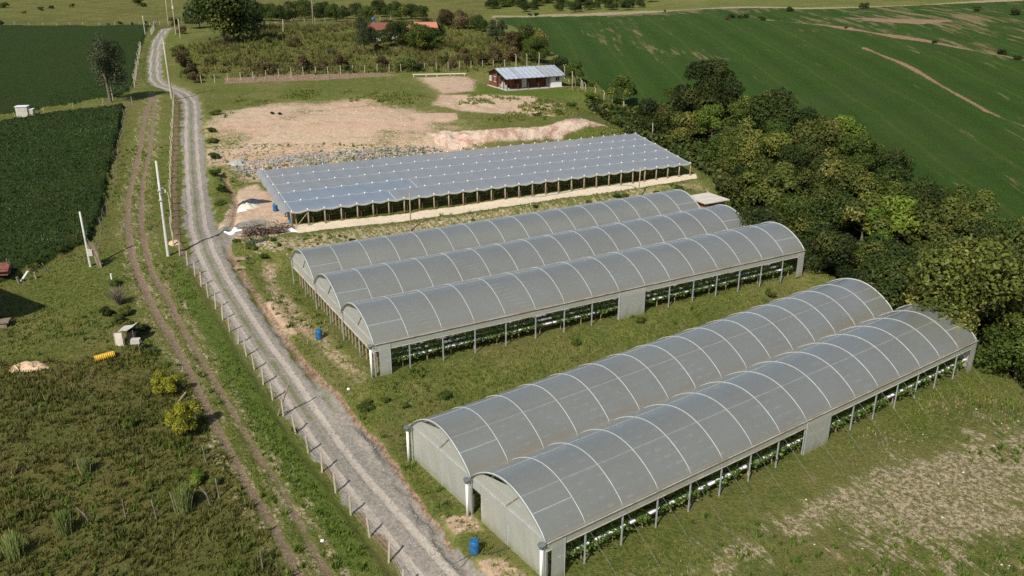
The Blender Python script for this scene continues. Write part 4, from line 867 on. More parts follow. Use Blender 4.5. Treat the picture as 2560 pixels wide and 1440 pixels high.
# yellow corrugated pipe
p, q = P3(238, 905, 0.3), P3(288, 893, 0.3); n = 60; ln = [tuple(np.array(p) + (np.array(q) - np.array(p)) * k / n) for k in range(n + 1)]
mb = MB().tube(ln, [0.29 + 0.03 * math.sin(k * 2 * math.pi / 6) for k in range(n + 1)], 14, cap=False); o = mb.build('corrugated_pipe', M['yellow'], smooth=True); origin_to(o, p); tag(o, 'bright yellow ribbed plastic pipe lying in the meadow grass', 'pipe')
def mound(name, label, cat, px, rx, ry, h, mat, ang=0.0, seed=1, rough=0.35, kind=None):
    x, y, z = P3(*px); ca, sa = math.cos(ang), math.sin(ang); V = []
    for r in np.linspace(0, 1, 9):
        row = []
        for a in np.linspace(0, 2 * math.pi, 33):
            k = 1 + rough * vn(math.cos(a) * 2 + seed * 9, math.sin(a) * 2, 1.0); u, w_ = r * rx * k * math.cos(a), r * ry * k * math.sin(a); X = x + u * ca - w_ * sa; Y = y + u * sa + w_ * ca
            row.append((X, Y, gz(X, Y) - 0.03 + h * (1 - r ** 1.6) * (0.8 + rough * 1.4 * (vn(X * 3 + seed, Y * 3, 1.3) + 0.3)) - 0.05 * r))
        V.append(row)
    o = MB().grid(V).build(name, M[mat], smooth=True); origin_to(o, (x, y, z)); tag(o, label, cat, kind=kind); return o
mound('sand_pile', 'low pale sand pile in the meadow left of the yellow pipe', 'sand pile', (68, 917), 2.0, 0.9, 0.55, 'sandpile', R(8), 3)
mound('dirt_patch', 'small heap of pinkish earth at the foot of the tall pole', 'earth pile', (436, 608), 0.9, 0.7, 0.4, 'sandpile', 0, 5)
mound('gravel_pile', 'pale grey gravel heap above the loading yard beside the rubble', 'gravel pile', (594, 407), 1.4, 1.9, 0.45, 'gravel', 0, 8)
# draped sheets
def sheet(name, label, px, rx, ry, h, mat, ang, seed, cat='tarpaulin'): return mound(name, label, cat, px, rx, ry, h * 0.8, mat, ang, seed, 0.5)
sheet('black_tarp', 'crumpled black sheet heaped behind the pale sheets in the loading yard', (638, 506), 2.3, 1.0, 0.5, 'tarp_black', R(10), 11)
sheet('pale_tarp', 'pale crumpled sheet heap in the middle of the loading yard', (618, 520), 1.5, 1.0, 0.75, 'tarp_pale', 0.4, 12)
sheet('white_sack', 'white sack lying in front of the pale sheet heap', (606, 528), 0.95, 0.4, 0.4, 'bag', 0.1, 13, 'sack')
sheet('white_sheet', 'white crumpled plastic sheet at the left end of the branch pile', (583, 577), 1.0, 0.6, 0.5, 'bag', 0.2, 14)
sheet('white_sheet', 'white crumpled plastic bag at the right end of the branch pile', (727, 577), 1.2, 0.5, 0.4, 'bag', -0.2, 15)
sheet('black_tarp', 'torn black sheet lying on the bank below the branch pile', (640, 605), 1.7, 0.5, 0.25, 'tarp_black', R(20), 16)
# branch pile
c0, c1 = P3(612, 590), P3(715, 580); root = thing('branch_pile', 'long tangled pile of dry grey branches beside the loading yard', 'branch pile', c0)
mb = [MB(), MB()]
for i in range(330):
    f = random.random(); x = c0[0] + (c1[0] - c0[0]) * f; y = c0[1] + (c1[1] - c0[1]) * f + random.gauss(0, 0.55); z = gz(x, y) + abs(random.gauss(0.3, 0.3)); a = random.uniform(0, 6.28); l = random.uniform(0.4, 1.3); dz = random.uniform(-.3, .5)
    p = np.array((x, y, z)); q = p + (l * math.cos(a), l * math.sin(a), dz); mid = (p + q) / 2 + np.random.default_rng(i).normal(0, 0.1, 3); mb[i % 2].tube([p, mid, q], [0.05, 0.04, 0.02], 4)
mb[0].build('branches', M['wood_grey'], root); mb[1].build('dark_branches', M['wood_dark'], root)
# stacked boards on the verge
for (u, v, lab) in ((603, 646, 'upper of two small stacks of pale boards beside the road'), (604, 662, 'lower of two small stacks of pale boards beside the road')):
    x, y, z = P3(u, v); root = thing('board_stack', lab, 'board stack', (x, y, z), 'board stacks by the road')
    for k in range(7):
        a = R(8) + random.uniform(-.15, .15); MB().box((x + random.uniform(-.1, .1), y + (k % 4) * 0.24 - 0.4 + random.uniform(-.05, .05), z + 0.05 + 0.08 * (k // 4)), (random.uniform(1.0, 1.4), 0.16, 0.07), a).build('board', M['wood'], root)
# rubble band (countless stones)
def stones(name, poly, dens, smin, smax, mat, label=None):
    a = np.array(poly); x0, y0 = a.min(0); x1, y1 = a.max(0); n = int((x1 - x0) * (y1 - y0) * dens); x = rng.uniform(x0, x1, n); y = rng.uniform(y0, y1, n); k = in_poly(x, y, poly); x, y = x[k], y[k]; n = len(x)
    z = hfull(x, y); s = rng.uniform(smin, smax, n); base = np.array([(1, 0, 0), (0, 1, 0), (-1, 0, 0), (0, -1, 0), (0, 0, 1)], float); V = np.empty((n, 4, 3, 3))
    rot = rng.uniform(0, 6.28, n); jit = rng.uniform(0.6, 1.3, (n, 5, 1)); pts = base[None] * jit; c, s_ = np.cos(rot), np.sin(rot)
    P_ = np.stack([pts[..., 0] * c[:, None] - pts[..., 1] * s_[:, None], pts[..., 0] * s_[:, None] + pts[..., 1] * c[:, None], pts[..., 2] * 0.75 - 0.15], -1) * s[:, None, None] + np.stack([x, y, z], 1)[:, None]
    for i in range(4): V[:, i] = P_[:, [i, (i + 1) % 4, 4]]
    o = fast_mesh(name, V.reshape(-1, 3), 3, mat); o['kind'] = 'stuff'
    if label: o['label'] = label
    return o
RUB = GL([(578, 425), (640, 400), (760, 385), (860, 378), (930, 372), (1000, 364), (1080, 366), (1105, 376), (1040, 390), (860, 402), (760, 412), (660, 418), (620, 440)])
stones('rock_rubble', RUB, 14, 0.12, 0.38, M['rock'])
gp = [(p[0], p[1]) for p in [(-30, 44), (6, 30), (16, 30), (-14, 64)]]
def near_road_poly(): 
    r = np.array(ROAD); return [(x + 2.3, y + 0.6) for x, y in r[3:9]] + [(x + 5.2, y + 1.4) for x, y in r[3:9]][::-1]
stones('road_stones', Z_['wash'], 22, 0.03, 0.10, M['rock'])
stones('slope_rocks', Z_['near_right'], 0.09, 0.04, 0.15, M['cement_roof'])
stones('bank_stones', Z_['bank_mid'], 0.3, 0.06, 0.16, M['sandpile'])
stones('soil_clods', Z_['pale'], 0.8, 0.06, 0.2, M['sandpile'])

# ---------------------------------------------------------------- wooden house
HF = np.array([-1.02, 174.99]); hx = np.array([10.78, 180.8]) - HF; HA = math.atan2(hx[1], hx[0]); fh = Frame(HF, HA, HOUSE_Z)
hr = thing('wooden_house', 'red brown plank house with grey metal roof, veranda and white end room', 'house', fh(0, 0, 0)); HL, HD = 13.3, 9.6
def hb(u0, u1, v0, v1, z0, z1, nm, mt, par=hr):
    c = fh((u0 + u1) / 2, (v0 + v1) / 2, (z0 + z1) / 2); return MB().box(c, (u1 - u0, v1 - v0, z1 - z0), HA).build(nm, M[mt], par)
hb(-0.1, HL, 0, HD, -0.6, 0.12, 'porch_slab', 'slab')
hb(2.2, 10.2, 2.4, HD - 0.2, 0.12, 2.75, 'plank_wall', 'plank_red')
hb(0.25, 2.2, 5.2, HD - 0.2, 0.12, 2.65, 'plank_wall', 'plank_red')
hb(10.4, HL - 0.35, 0.25, 4.2, 0.12, 2.35, 'plaster_wall', 'plaster'); hb(10.2, HL - 0.35, 4.2, HD - 0.2, 0.12, 2.6, 'plaster_wall', 'plaster')
hb(4.6, 5.7, 2.36, 2.42, 0.12, 2.4, 'door', 'plaster'); hb(6.0, 6.9, 2.36, 2.42, 0.12, 2.2, 'door', 'wood_dark')
hb(8.0, 8.9, 2.34, 2.42, 1.0, 2.0, 'window', 'glass'); hb(3.0, 3.9, 2.34, 2.42, 1.0, 2.0, 'window', 'glass')
wn = hb(11.5, 12.3, 0.19, 0.27, 1.35, 2.1, 'window', 'glass'); hb(11.87, 11.93, 0.17, 0.2, 1.35, 2.1, 'frame', 'white_pipe', wn)
for v0, v1, mt in ((5.6, 6.7, 'glass'), (7.9, 9.1, 'glass_pale')):
    w_ = hb(0.19, 0.27, v0, v1, 1.2, 2.15, 'window', mt); hb(0.16, 0.2, v0 - 0.06, v1 + 0.06, 1.12, 1.2, 'frame', 'white_pipe', w_); hb(0.16, 0.2, v0 - 0.06, v1 + 0.06, 2.15, 2.22, 'frame', 'white_pipe', w_); hb(0.16, 0.2, (v0 + v1) / 2 - 0.03, (v0 + v1) / 2 + 0.03, 1.2, 2.15, 'frame', 'white_pipe', w_)
for u in (0.15, 2.6, 5.0, 7.4, 9.8): hb(u - 0.07, u + 0.07, 0.12, 0.26, 0.12, 2.35, 'veranda_post', 'wood_dark')
for v in (1.9, 3.6, 5.1): hb(0.08, 0.22, v - 0.07, v + 0.07, 0.12, 2.6 + v * 0.2, 'veranda_post', 'wood_dark')
RV, RH, EH = 4.9, 4.05, 2.42                                              # ridge position, ridge height, eave height
def rz_(v): return EH + (RH - EH) * (v + 0.5) / (RV + 0.5) if v < RV else RH - (RH - EH - 0.15) * (v - RV) / (HD + 0.6 - RV)
n = 14; ue = np.linspace(-0.5, HL + 0.35, n + 1)
old = {9, 10, 11, 12, 13}
for i in range(n):
    for side, (va, vb) in enumerate(((-0.5, RV), (RV, HD + 0.6))):
        V = [[fh(u, v, rz_(v) + 0.03 * math.sin((u * 6))) for v in np.linspace(va, vb, 4)] for u in np.linspace(ue[i], ue[i + 1], 7)]
        MB().grid(V).build('roof_sheet', M['zinc_old' if (i in old and not (i == 9 and side)) or i in (3,) else 'zinc'], hr)
for va, vb in ((-0.5, RV), (RV, HD + 0.6)):
    MB().tube([fh(-0.46, va, rz_(va) - 0.1), fh(-0.46, vb, rz_(vb - 0.001) - 0.1)], 0.07, 4).build('barge_board', M['wood_dark'], hr)
MB().tube([fh(-0.5, -0.46, EH - 0.08), fh(HL + 0.3, -0.46, EH - 0.08)], 0.07, 4).build('fascia', M['wood_dark'], hr)
mb = MB(); g = [fh(0.3, 5.2, 2.6), fh(0.3, HD - 0.2, 2.6), fh(0.3, HD - 0.2, rz_(HD - 0.2) - 0.08), fh(0.3, 5.2, rz_(5.2) - 0.08)]; mb.add(g, [(0, 1, 2, 3)]); g = [fh(2.25, 0.2, 2.4), fh(2.25, 5.2, 2.4), fh(2.25, 5.2, rz_(5.2) - 0.1), fh(2.25, RV, RH - 0.1), fh(2.25, 0.2, rz_(0.2) - 0.1)]; mb.add(g, [(0, 1, 2, 3, 4)]); mb.build('gable_board', M['wood_dark'], hr)
o = MB().box(fh(1.2, 4.3, 0.45), (0.9, 1.8, 0.6), HA).box(fh(0.9, 3.6, 0.8), (0.5, 0.5, 1.1), HA).build('white_furniture', M['white_box']); origin_to(o, fh(1.2, 4.3, 0.12)); tag(o, 'white covered furniture standing on the corner of the house veranda', 'furniture')
# timber rail behind the lawn
a, b = P3(1032, 193, 0.55), P3(1165, 190, 0.55); root = thing('timber_rail', 'long low pale timber rail on short legs behind the pale track', 'rail', (a[0], a[1], a[2] - 0.55))
MB().tube([a, b], 0.13, 6).build('rail', M['tarp_pale'], root)
for f in (0.02, 0.25, 0.45, 0.7, 0.97): c = np.array(a) + (np.array(b) - np.array(a)) * f; MB().tube([c - (0, 0, 0.7), c], 0.09, 5).build('leg', M['tarp_pale'], root)
# brick shed behind the middle greenhouse
SA = np.array([24.2, 101.6]); fs_ = Frame(SA, R(29), gz(26.5, 104.5)); sr_ = thing('brick_shed', 'small brick shed with flat pale cement roof behind the middle greenhouse', 'shed', fs_(0, 0, 0))
zs = fs_.z
MB().box(fs_(1.6, 1.7, 1.0), (3.0, 3.0, 2.2), R(29)).build('wall', M['brick'], sr_)
MB().box(fs_(1.6, 1.6, 2.22), (4.0, 4.0, 0.12), R(29)).build('roof', M['cement_roof'], sr_)
MB().box(fs_(1.2, 0.12, 0.9), (0.8, 0.08, 1.8), R(29)).build('door', M['wood_dark'], sr_)
x, y = fs_(0.9, -0.8, 0)[:2]; barrel('blue barrel in front of the small brick shed', 0, 0, 1.0, 'blue', (x, y, gz(x, y)))
# tall barn just outside the left edge: its roof throws the dark shadow on the meadow
BH = 6.6; sd_ = np.array([math.cos(SUN_AZ), math.sin(SUN_AZ)]) / math.tan(SUN_EL)
T1, T2 = (np.array(G(u, v)) for u, v in ((121, 766), (52, 734))); gz1 = gz(*T1); e12 = (T2 - T1) / np.linalg.norm(T2 - T1); nrm = np.array([e12[1], -e12[0]])
if nrm[0] > 0: nrm = -nrm
c1 = T1 - sd_ * BH; c2 = c1 + e12 * np.linalg.norm(T2 - T1) * 2.3; W_ = 4.2
wl = T1 - nrm * 0
barn = thing('wooden_barn', 'tall weathered barn beyond the left edge throwing a black shadow', 'barn', (*(c1 + nrm * 2), gz1))
m1_ = c1 + nrm * W_; m2_ = c2 + nrm * W_; d1 = c1 + nrm * 2 * W_; d2 = c2 + nrm * 2 * W_; zt = gz1 + BH
for (a_, b_, c_, d_) in ((c1, c2, m2_, m1_), (m1_, m2_, d2, d1)):
    za = zt if a_ is c1 else zt + 0.9; zc = zt + 0.9 if a_ is c1 else zt
    MB().grid([[(*(a_ * (1 - q) + b_ * q), za + 0.02 * math.sin(20 * q)), (*(d_ * (1 - q) + c_ * q), zc + 0.02 * math.sin(20 * q))] for q in np.linspace(0, 1, 20)]).build('roof', M['zinc_old'], barn)
wq = [c1 + nrm * 0.5 + e12 * 0.5, c2 + nrm * 0.5 - e12 * 0.5, d2 - nrm * 0.5 - e12 * 0.5, d1 - nrm * 0.5 + e12 * 0.5]
for i in range(4): p, q = wq[i], wq[(i + 1) % 4]; MB().add([(*p, gz1 - 1.5), (*q, gz1 - 1.5), (*q, zt + 0.05), (*p, zt + 0.05)], [(0, 1, 2, 3)]).build('wall', M['wood_grey'], barn)
x, y, z = P3(4, 815); o = MB().box((x, y, z + 0.5), (1.6, 1.1, 0.12), R(15)).box((x - 0.1, y, z + 0.2), (1.3, 0.9, 0.6), R(15)).build('plank_crate', M['wood_grey']); origin_to(o, (x, y, z)); tag(o, 'grey plank crate at the left edge beside the hut shadow', 'crate')
# makeshift shelter and boxes by the dead bush
x, y, z = P3(318, 862); root = thing('scrap_shelter', 'makeshift scrap shelter with pale bent sheet roof in the meadow', 'shelter', (x, y, z))
V = [[(x - 1.0 + 1.9 * a, y - 0.2 + 1.3 * b, z + 1.45 + 0.35 * a + 0.12 * math.sin(7 * a) - 0.5 * (1 - a) ** 2) for b in (0, 0.5, 1)] for a in np.linspace(0, 1, 9)]; MB().grid(V).build('sheet_roof', M['white_box'], root)
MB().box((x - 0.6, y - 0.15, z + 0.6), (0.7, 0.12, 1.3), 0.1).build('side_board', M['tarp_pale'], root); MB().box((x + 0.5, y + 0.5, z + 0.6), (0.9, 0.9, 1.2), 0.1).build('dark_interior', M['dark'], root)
for dx in (-0.9, -0.1, 0.8): MB().tube([(x + dx, y - 0.2, z - 0.1), (x + dx, y - 0.2, z + 1.5)], 0.05, 5).build('leg', M['wood_grey'], root)
x, y, z = P3(344, 880); root = thing('table_box', 'small pale box standing on thin legs right of the scrap shelter', 'box', (x, y, z)); MB().box((x, y, z + 1.05), (0.75, 0.55, 0.4), 0.15).build('box', M['white_box'], root)
for dx in (-0.3, 0.3):
    for dy in (-0.2, 0.2): MB().tube([(x + dx, y + dy, z - 0.1), (x + dx, y + dy, z + 0.9)], 0.03, 4).build('leg', M['wood_grey'], root)
for (u, v, s, lab) in ((60, 291, 1.9, 'larger white crate at the field edge on the left'), (77, 290, 1.3, 'smaller white crate beside the larger one at the field edge')):
    x, y, z = P3(u, v); root = thing('white_crate', lab, 'crate', (x, y, z), 'white crates at the field edge'); MB().box((x, y, z + s * 0.45), (s, s * 0.8, s * 0.9), 0.2).build('body', M['white_box'], root); MB().box((x, y, z + s * 0.95), (s * 1.1, s * 0.9, 0.08), 0.2).build('lid', M['bag'], root)
x, y, z = P3(5, 706); o = MB().box((x, y, z + 0.7), (2.0, 1.4, 0.1), 0.2, [[1, 0, 0], [0, .9, -.4], [0, .4, .9]]).box((x, y + .1, z + 0.3), (1.7, 1.0, 0.7), 0.2).build('low_red_hutch', M['tile_old']); origin_to(o, (x, y, z)); tag(o, 'low hutch with dull red roof at the left edge below the crop', 'hutch')
# far farmhouse among trees, water tank
x, y = G(960, 98); z = gz(x, y); root = thing('white_farmhouse', 'white farmhouse with old dark red roof half hidden by trees', 'house', (x, y, z)); k = 1.0
MB().box((x, y, z + 1.4), (7.5, 6, 3.0), 0.1).build('wall', M['plaster'], root)
for sg in (-1, 1): MB().grid([[(x + u, y + sg * v, z + 4.6 - 0.5 * v) for v in (0, 1.8, 3.6)] for u in (-4.4, 0, 4.4)]).build('roof', M['tile_old'], root)
for dx in (-2.2, 0.6): MB().box((x + dx, y - 3.02, z + 1.5), (1.0, 0.1, 1.3), 0.1).build('window', M['glass'], root)
x, y = G(1052, 96); z = gz(x, y); root = thing('tiled_farmhouse', 'farmhouse with bright orange tile roof behind round trees', 'house', (x, y, z))
MB().box((x + 0.5, y + 3, z + 1.2), (7.5, 6, 2.8), -0.05).build('wall', M['plaster'], root)
for sg in (-1, 1): MB().grid([[(x + 0.5 + u * (1 + 0.06 * v), y + 3 + sg * v, z + 4.3 - 0.45 * v) for v in (0, 2.0, 3.9)] for u in (-3.9, 0, 3.9)]).build('roof', M['tile'], root)
MB().box((x - 1, y - 0.05, z + 1.4), (1.0, 0.1, 1.2)).build('window', M['glass'], root)
x, y, z = P3(934, 64); root = thing('water_tank', 'blue water tank on a thin stand beyond the paddock trees', 'water tank', (x, y, z)); MB().tube([(x, y, z - .2), (x, y, z + 1.6)], 0.12, 6).build('stand', M['concrete'], root); MB().lathe([(0.45, 0), (0.6, 0.2), (0.62, 0.8), (0.45, 1.1), (0.15, 1.15)], (x, y, z + 1.5), 14).build('tank', M['blue'], root, smooth=True)
# hose on the sandy path and a pipe on the bank
pts = [P3(u, v, 0.06) for u, v in ((1300, 494), (1360, 492), (1420, 480), (1480, 470), (1540, 463), (1580, 466), (1600, 480), (1612, 508))]
o = MB().tube(pts, 0.035, 5).build('garden_hose', M['hose'], smooth=True); origin_to(o, pts[0]); tag(o, 'thin hose lying along the sandy path below the net house', 'hose')
pts = [FN(-0.1, 3.6, 0.4), FN(-0.9, 3.9, 0.08), FN(-2.2, 4.6, 0.05), FN(-3.6, 4.5, 0.05)]; o = MB().tube(pts, 0.03, 5).build('black_hose', M['tarp_black'], smooth=True); origin_to(o, pts[-1]); tag(o, 'black hose running from the near greenhouse end wall over the grass', 'hose')

# ---------------------------------------------------------------- trees and bushes
def crown_mesh(name, seed, nleaf=9000, leaf=0.055, squash=0.82, lobes=18, lob_r=(0.30, 0.48), cz=1.0, top_only=0.15, inner=0.15, elong=1.0):
    g = np.random.default_rng(seed); C_ = []
    for i in range(lobes):
        while True:
            d = g.normal(0, 1, 3); d /= np.linalg.norm(d)
            if d[2] > -0.55 - top_only: break
        rr = g.uniform(0.55, 0.85) if i > 2 else g.uniform(0.0, 0.3); C_.append((*(d * rr), g.uniform(*lob_r), g.random(), g.random()))
    C_ = np.array(C_); wts = C_[:, 3] ** 2; k = g.choice(lobes, nleaf, p=wts / wts.sum())
    d = g.normal(0, 1, (nleaf, 3)); d /= np.linalg.norm(d, axis=1)[:, None]; d[:, 2] = np.where(d[:, 2] < -0.6, -d[:, 2], d[:, 2])
    rad = C_[k, 3] * np.where(g.random(nleaf) < inner, g.uniform(0.3, 0.9, nleaf), g.uniform(0.86, 1.12, nleaf)) * (1 + 0.18 * np.sin(d[:, 0] * 7 + k) * np.cos(d[:, 1] * 8 + d[:, 2] * 5))
    P_ = C_[k, :3] + d * rad[:, None]; P_[:, 2] *= squash * elong; P_[:, 2] += cz
    # leaf clump quads roughly facing outward
    nrm = d + g.normal(0, 0.55, (nleaf, 3)) + (0, 0, 0.25); nrm /= np.linalg.norm(nrm, axis=1)[:, None]
    a = np.cross(nrm, g.normal(0, 1, (nleaf, 3))); a /= np.linalg.norm(a, axis=1)[:, None]; b = np.cross(nrm, a); s = (leaf * g.uniform(0.5, 1.15, nleaf))[:, None]
    V = np.stack([P_ - a * s, P_ - b * s * 0.55, P_ + a * s * 1.05, P_ + b * s * 0.6], 1).reshape(-1, 3)
    lv = np.stack([np.clip(C_[k, 4] * 0.6 + g.random(nleaf) * 0.4, 0, 1), np.clip(C_[k, 5] * 0.75 + g.random(nleaf) * 0.3, 0, 1), g.random(nleaf)], 1)
    o = fast_mesh(name, V, 4, M['leaf_mid'], lv); me = o.data; bpy.data.objects.remove(o); me.materials.clear(); me.materials.append(None); return me, C_
def trunk_mesh(name, C_, cz, squash, r=0.055, seed=0):
    mb = MB(); g = random.Random(seed); mb.tube([(0, 0, -0.25), (0.01, 0, 0.1), (0.03, 0.02, cz * 0.5), (0.0, 0.0, cz)], [r * 1.5, r, r * 0.8, r * 0.45], 8)
    for c in C_[3:13]:
        z0 = cz * g.uniform(0.42, 0.8); e = np.array([c[0] * 0.85, c[1] * 0.85, cz + c[2] * squash * 0.8]); m_ = np.array([0.02, 0.01, z0]) * 0.5 + e * 0.5 + (0, 0, -0.06); mb.tube([(0.02, 0.01, z0), m_, e], [r * 0.42, r * 0.3, r * 0.14], 5)
    o = mb.build(name, None); me = o.data; bpy.data.objects.remove(o); me.materials.append(None); return me
PROTO = {}
def add_proto(key, n, **kw):
    L_ = []
    for i in range(n):
        me, C_ = crown_mesh('crown_' + key, hash((len(key), i)) % 999 + i * 31 + len(key) * 7, **kw); cz = kw.get('cz', 1.0); L_.append((me, trunk_mesh('trunk_' + key, C_, cz, kw.get('squash', .82), kw.get('cz', 1.0) * 0.045, i), cz))
    PROTO[key] = L_
add_proto('round', 5, nleaf=11000, leaf=0.050)
add_proto('dense', 2, nleaf=21000, leaf=0.038, lobes=26, lob_r=(0.26, 0.38), squash=0.9)
add_proto('loose', 3, nleaf=7500, leaf=0.062, lobes=15, lob_r=(0.22, 0.38), squash=0.9, cz=1.15)
add_proto('tall', 2, nleaf=9000, leaf=0.05, lobes=20, lob_r=(0.25, 0.42), squash=1.0, cz=1.85, elong=1.6)
add_proto('bush', 4, nleaf=3200, leaf=0.085, lobes=9, cz=0.62, squash=0.75)
add_proto('small', 2, nleaf=6500, leaf=0.060, lobes=14, lob_r=(0.25, 0.40), cz=0.95, squash=0.85)
tree_n = 0
def plant(kind, x, y, Rm, mat, name, label, cat, group=None, rz=None, trunk='bark', zs=1.0, dz=0.0):
    global tree_n
    me, tm, cz = PROTO[kind][tree_n % len(PROTO[kind])]; tree_n += 1
    r = bpy.data.objects.new(name, None); C.objects.link(r); r.location = (x, y, gz(x, y) + dz); r.rotation_euler = (0, 0, rz if rz is not None else random.uniform(0, 6.28)); r.scale = (Rm, Rm, Rm * zs); r.empty_display_size = 0.3
    tag(r, label, cat, group)
    for nm, m_, mt in (('crown', me, M[mat]), ('trunk', tm, M[trunk])):
        o = bpy.data.objects.new(nm, m_); C.objects.link(o); o.parent = r; o.material_slots[0].link = 'OBJECT'; o.material_slots[0].material = mt
    return r
def plant_px(kind, u, v, rpx, mat, name, label, cat, group=None, zs=1.0, trunk='bark'):
    """crown centre seen at (u, v) with apparent radius rpx"""
    Rm = 4.0; cz = PROTO[kind][0][2]
    for _ in range(6):
        x, y = G(u, v, off=cz * Rm * zs); d = math.sqrt(x * x + y * y + (CAM_H - float(h0(x, y)) - cz * Rm) ** 2); dep = cp * y + sp_ * (CAM_H - float(h0(x, y)) - cz * Rm * zs); Rn = rpx * dep / F_PX / 0.98; Rm = 0.5 * Rm + 0.5 * min(Rn, 14)
    return plant(kind, x, y, Rm, mat, name, label, cat, group, None, trunk, zs, -0.22 * Rm if kind in ('round', 'dense') else 0.0)
STRIP = [
 (1562, 219, 36, 'loose', 'leaf_mid', 'slender pale trunked tree at the near left tip of the wood'),
 (1773, 212, 76, 'dense', 'leaf_dark', 'largest round dark tree against the green hillside'),
 (1680, 240, 24, 'small', 'leaf_mid', 'small grey green tree left of the big round dark one'),
 (1637, 278, 44, 'round', 'leaf_dark', 'low dark tree between the slender tree and the round dark one'),
 (1728, 312, 44, 'round', 'leaf_olive', 'olive tree just behind the far corner of the net house'),
 (1783, 305, 44, 'loose', 'leaf_bright', 'bright green tree below the big round dark one'),
 (1870, 275, 46, 'round', 'leaf_mid', 'mid green tree right below the big round dark one'),
 (1954, 282, 66, 'round', 'leaf_dark', 'wide dark tree right of the round one at the field side'),
 (2010, 300, 45, 'round', 'leaf_dark', 'dark tree at the right shoulder of the wide dark one'),
 (1850, 345, 52, 'round', 'leaf_dark', 'dark tree in the middle of the wood behind the olive one'),
 (1655, 296, 24, 'small', 'leaf_mid', 'small tree at the wood edge by the net house back corner'),
 (1812, 372, 46, 'round', 'leaf_mid', 'tree beside the right end of the net roof'),
 (1850, 400, 52, 'tall', 'leaf_olive', 'upright olive tree above the sandy path end'),
 (1930, 345, 54, 'round', 'leaf_mid', 'mid green tree below the wide dark one'),
 (2060, 345, 62, 'round', 'leaf_olive', 'rounded olive tree at the field side of the wood'),
 (2110, 330, 48, 'loose', 'leaf_bright', 'bright tipped tree on the crest of the wood'),
 (2155, 375, 52, 'round', 'leaf_mid', 'tree at the field side where the wood turns down'),
 (2010, 410, 60, 'dense', 'leaf_dark', 'dense dark tree in the centre of the wood'),
 (1836, 455, 52, 'round', 'leaf_dark', 'dark tree overhanging the bank by the path end'),
 (1912, 465, 64, 'loose', 'leaf_olive', 'pale yellow green tree above the brick shed'),
 (1960, 450, 36, 'loose', 'leaf_bright', 'small bright crown beside the pale yellow green tree'),
 (2240, 405, 42, 'round', 'leaf_dark', 'dark tree standing alone at the field side'),
 (2100, 440, 62, 'round', 'leaf_olive', 'broad olive tree in the middle rank of the wood'),
 (2190, 460, 62, 'round', 'leaf_mid', 'broad mid green tree in the middle rank of the wood'),
 (1905, 560, 58, 'round', 'leaf_dark', 'dark tree with bare trunk just behind the brick shed'),
 (1990, 525, 58, 'round', 'leaf_mid', 'green tree behind the far end of the middle greenhouse'),
 (2070, 525, 68, 'round', 'leaf_dark', 'dark tree above the far corner of the middle greenhouse'),
 (2160, 545, 70, 'loose', 'leaf_olive', 'olive tree right of the far corner of the middle greenhouse'),
 (2280, 480, 56, 'round', 'leaf_mid', 'tree on the field edge in the right part of the wood'),
 (2340, 505, 52, 'round', 'leaf_dark', 'darker tree on the field edge in the right part of the wood'),
 (2250, 560, 76, 'loose', 'leaf_bright', 'pale leafy bright tree in the right part of the wood'),
 (2415, 525, 56, 'loose', 'leaf_olive', 'feathery pale tree rising at the right field edge'),
 (2060, 610, 62, 'round', 'leaf_dark', 'dark tree over the grass between the two greenhouses'),
 (2150, 640, 70, 'round', 'leaf_mid', 'mid green tree above the near greenhouse far end'),
 (2350, 590, 78, 'loose', 'leaf_olive', 'large feathery olive tree behind the near greenhouse'),
 (2460, 600, 70, 'round', 'leaf_dark', 'dark tree at the right margin below the field'),
 (2540, 600, 70, 'round', 'leaf_mid', 'tree cut by the right margin below the field'),
 (2240, 670, 78, 'round', 'leaf_dark', 'dark tree overhanging the left span end of the near greenhouse'),
 (2130, 700, 40, 'round', 'leaf_dark', 'low dark tree at the bank behind the near greenhouse'),
 (2300, 660, 70, 'round', 'leaf_mid', 'green tree tucked behind the biggest dark tree'),
 (2550, 740, 110, 'dense', 'leaf_dark', 'big dark tree cut by the right margin'),
 (2560, 860, 90, 'round', 'leaf_mid', 'green tree in the lower right corner of the wood'),
 (2650, 660, 110, 'round', 'leaf_dark', 'dark tree partly beyond the right margin')]
for (u, v, r_, k_, m_, lab) in STRIP:
    plant_px(k_, u, v, r_ * 1.10, m_, 'tree', lab, 'tree', 'trees of the dark wood strip', trunk='bark_pale' if 'pale trunk' in lab else 'bark')
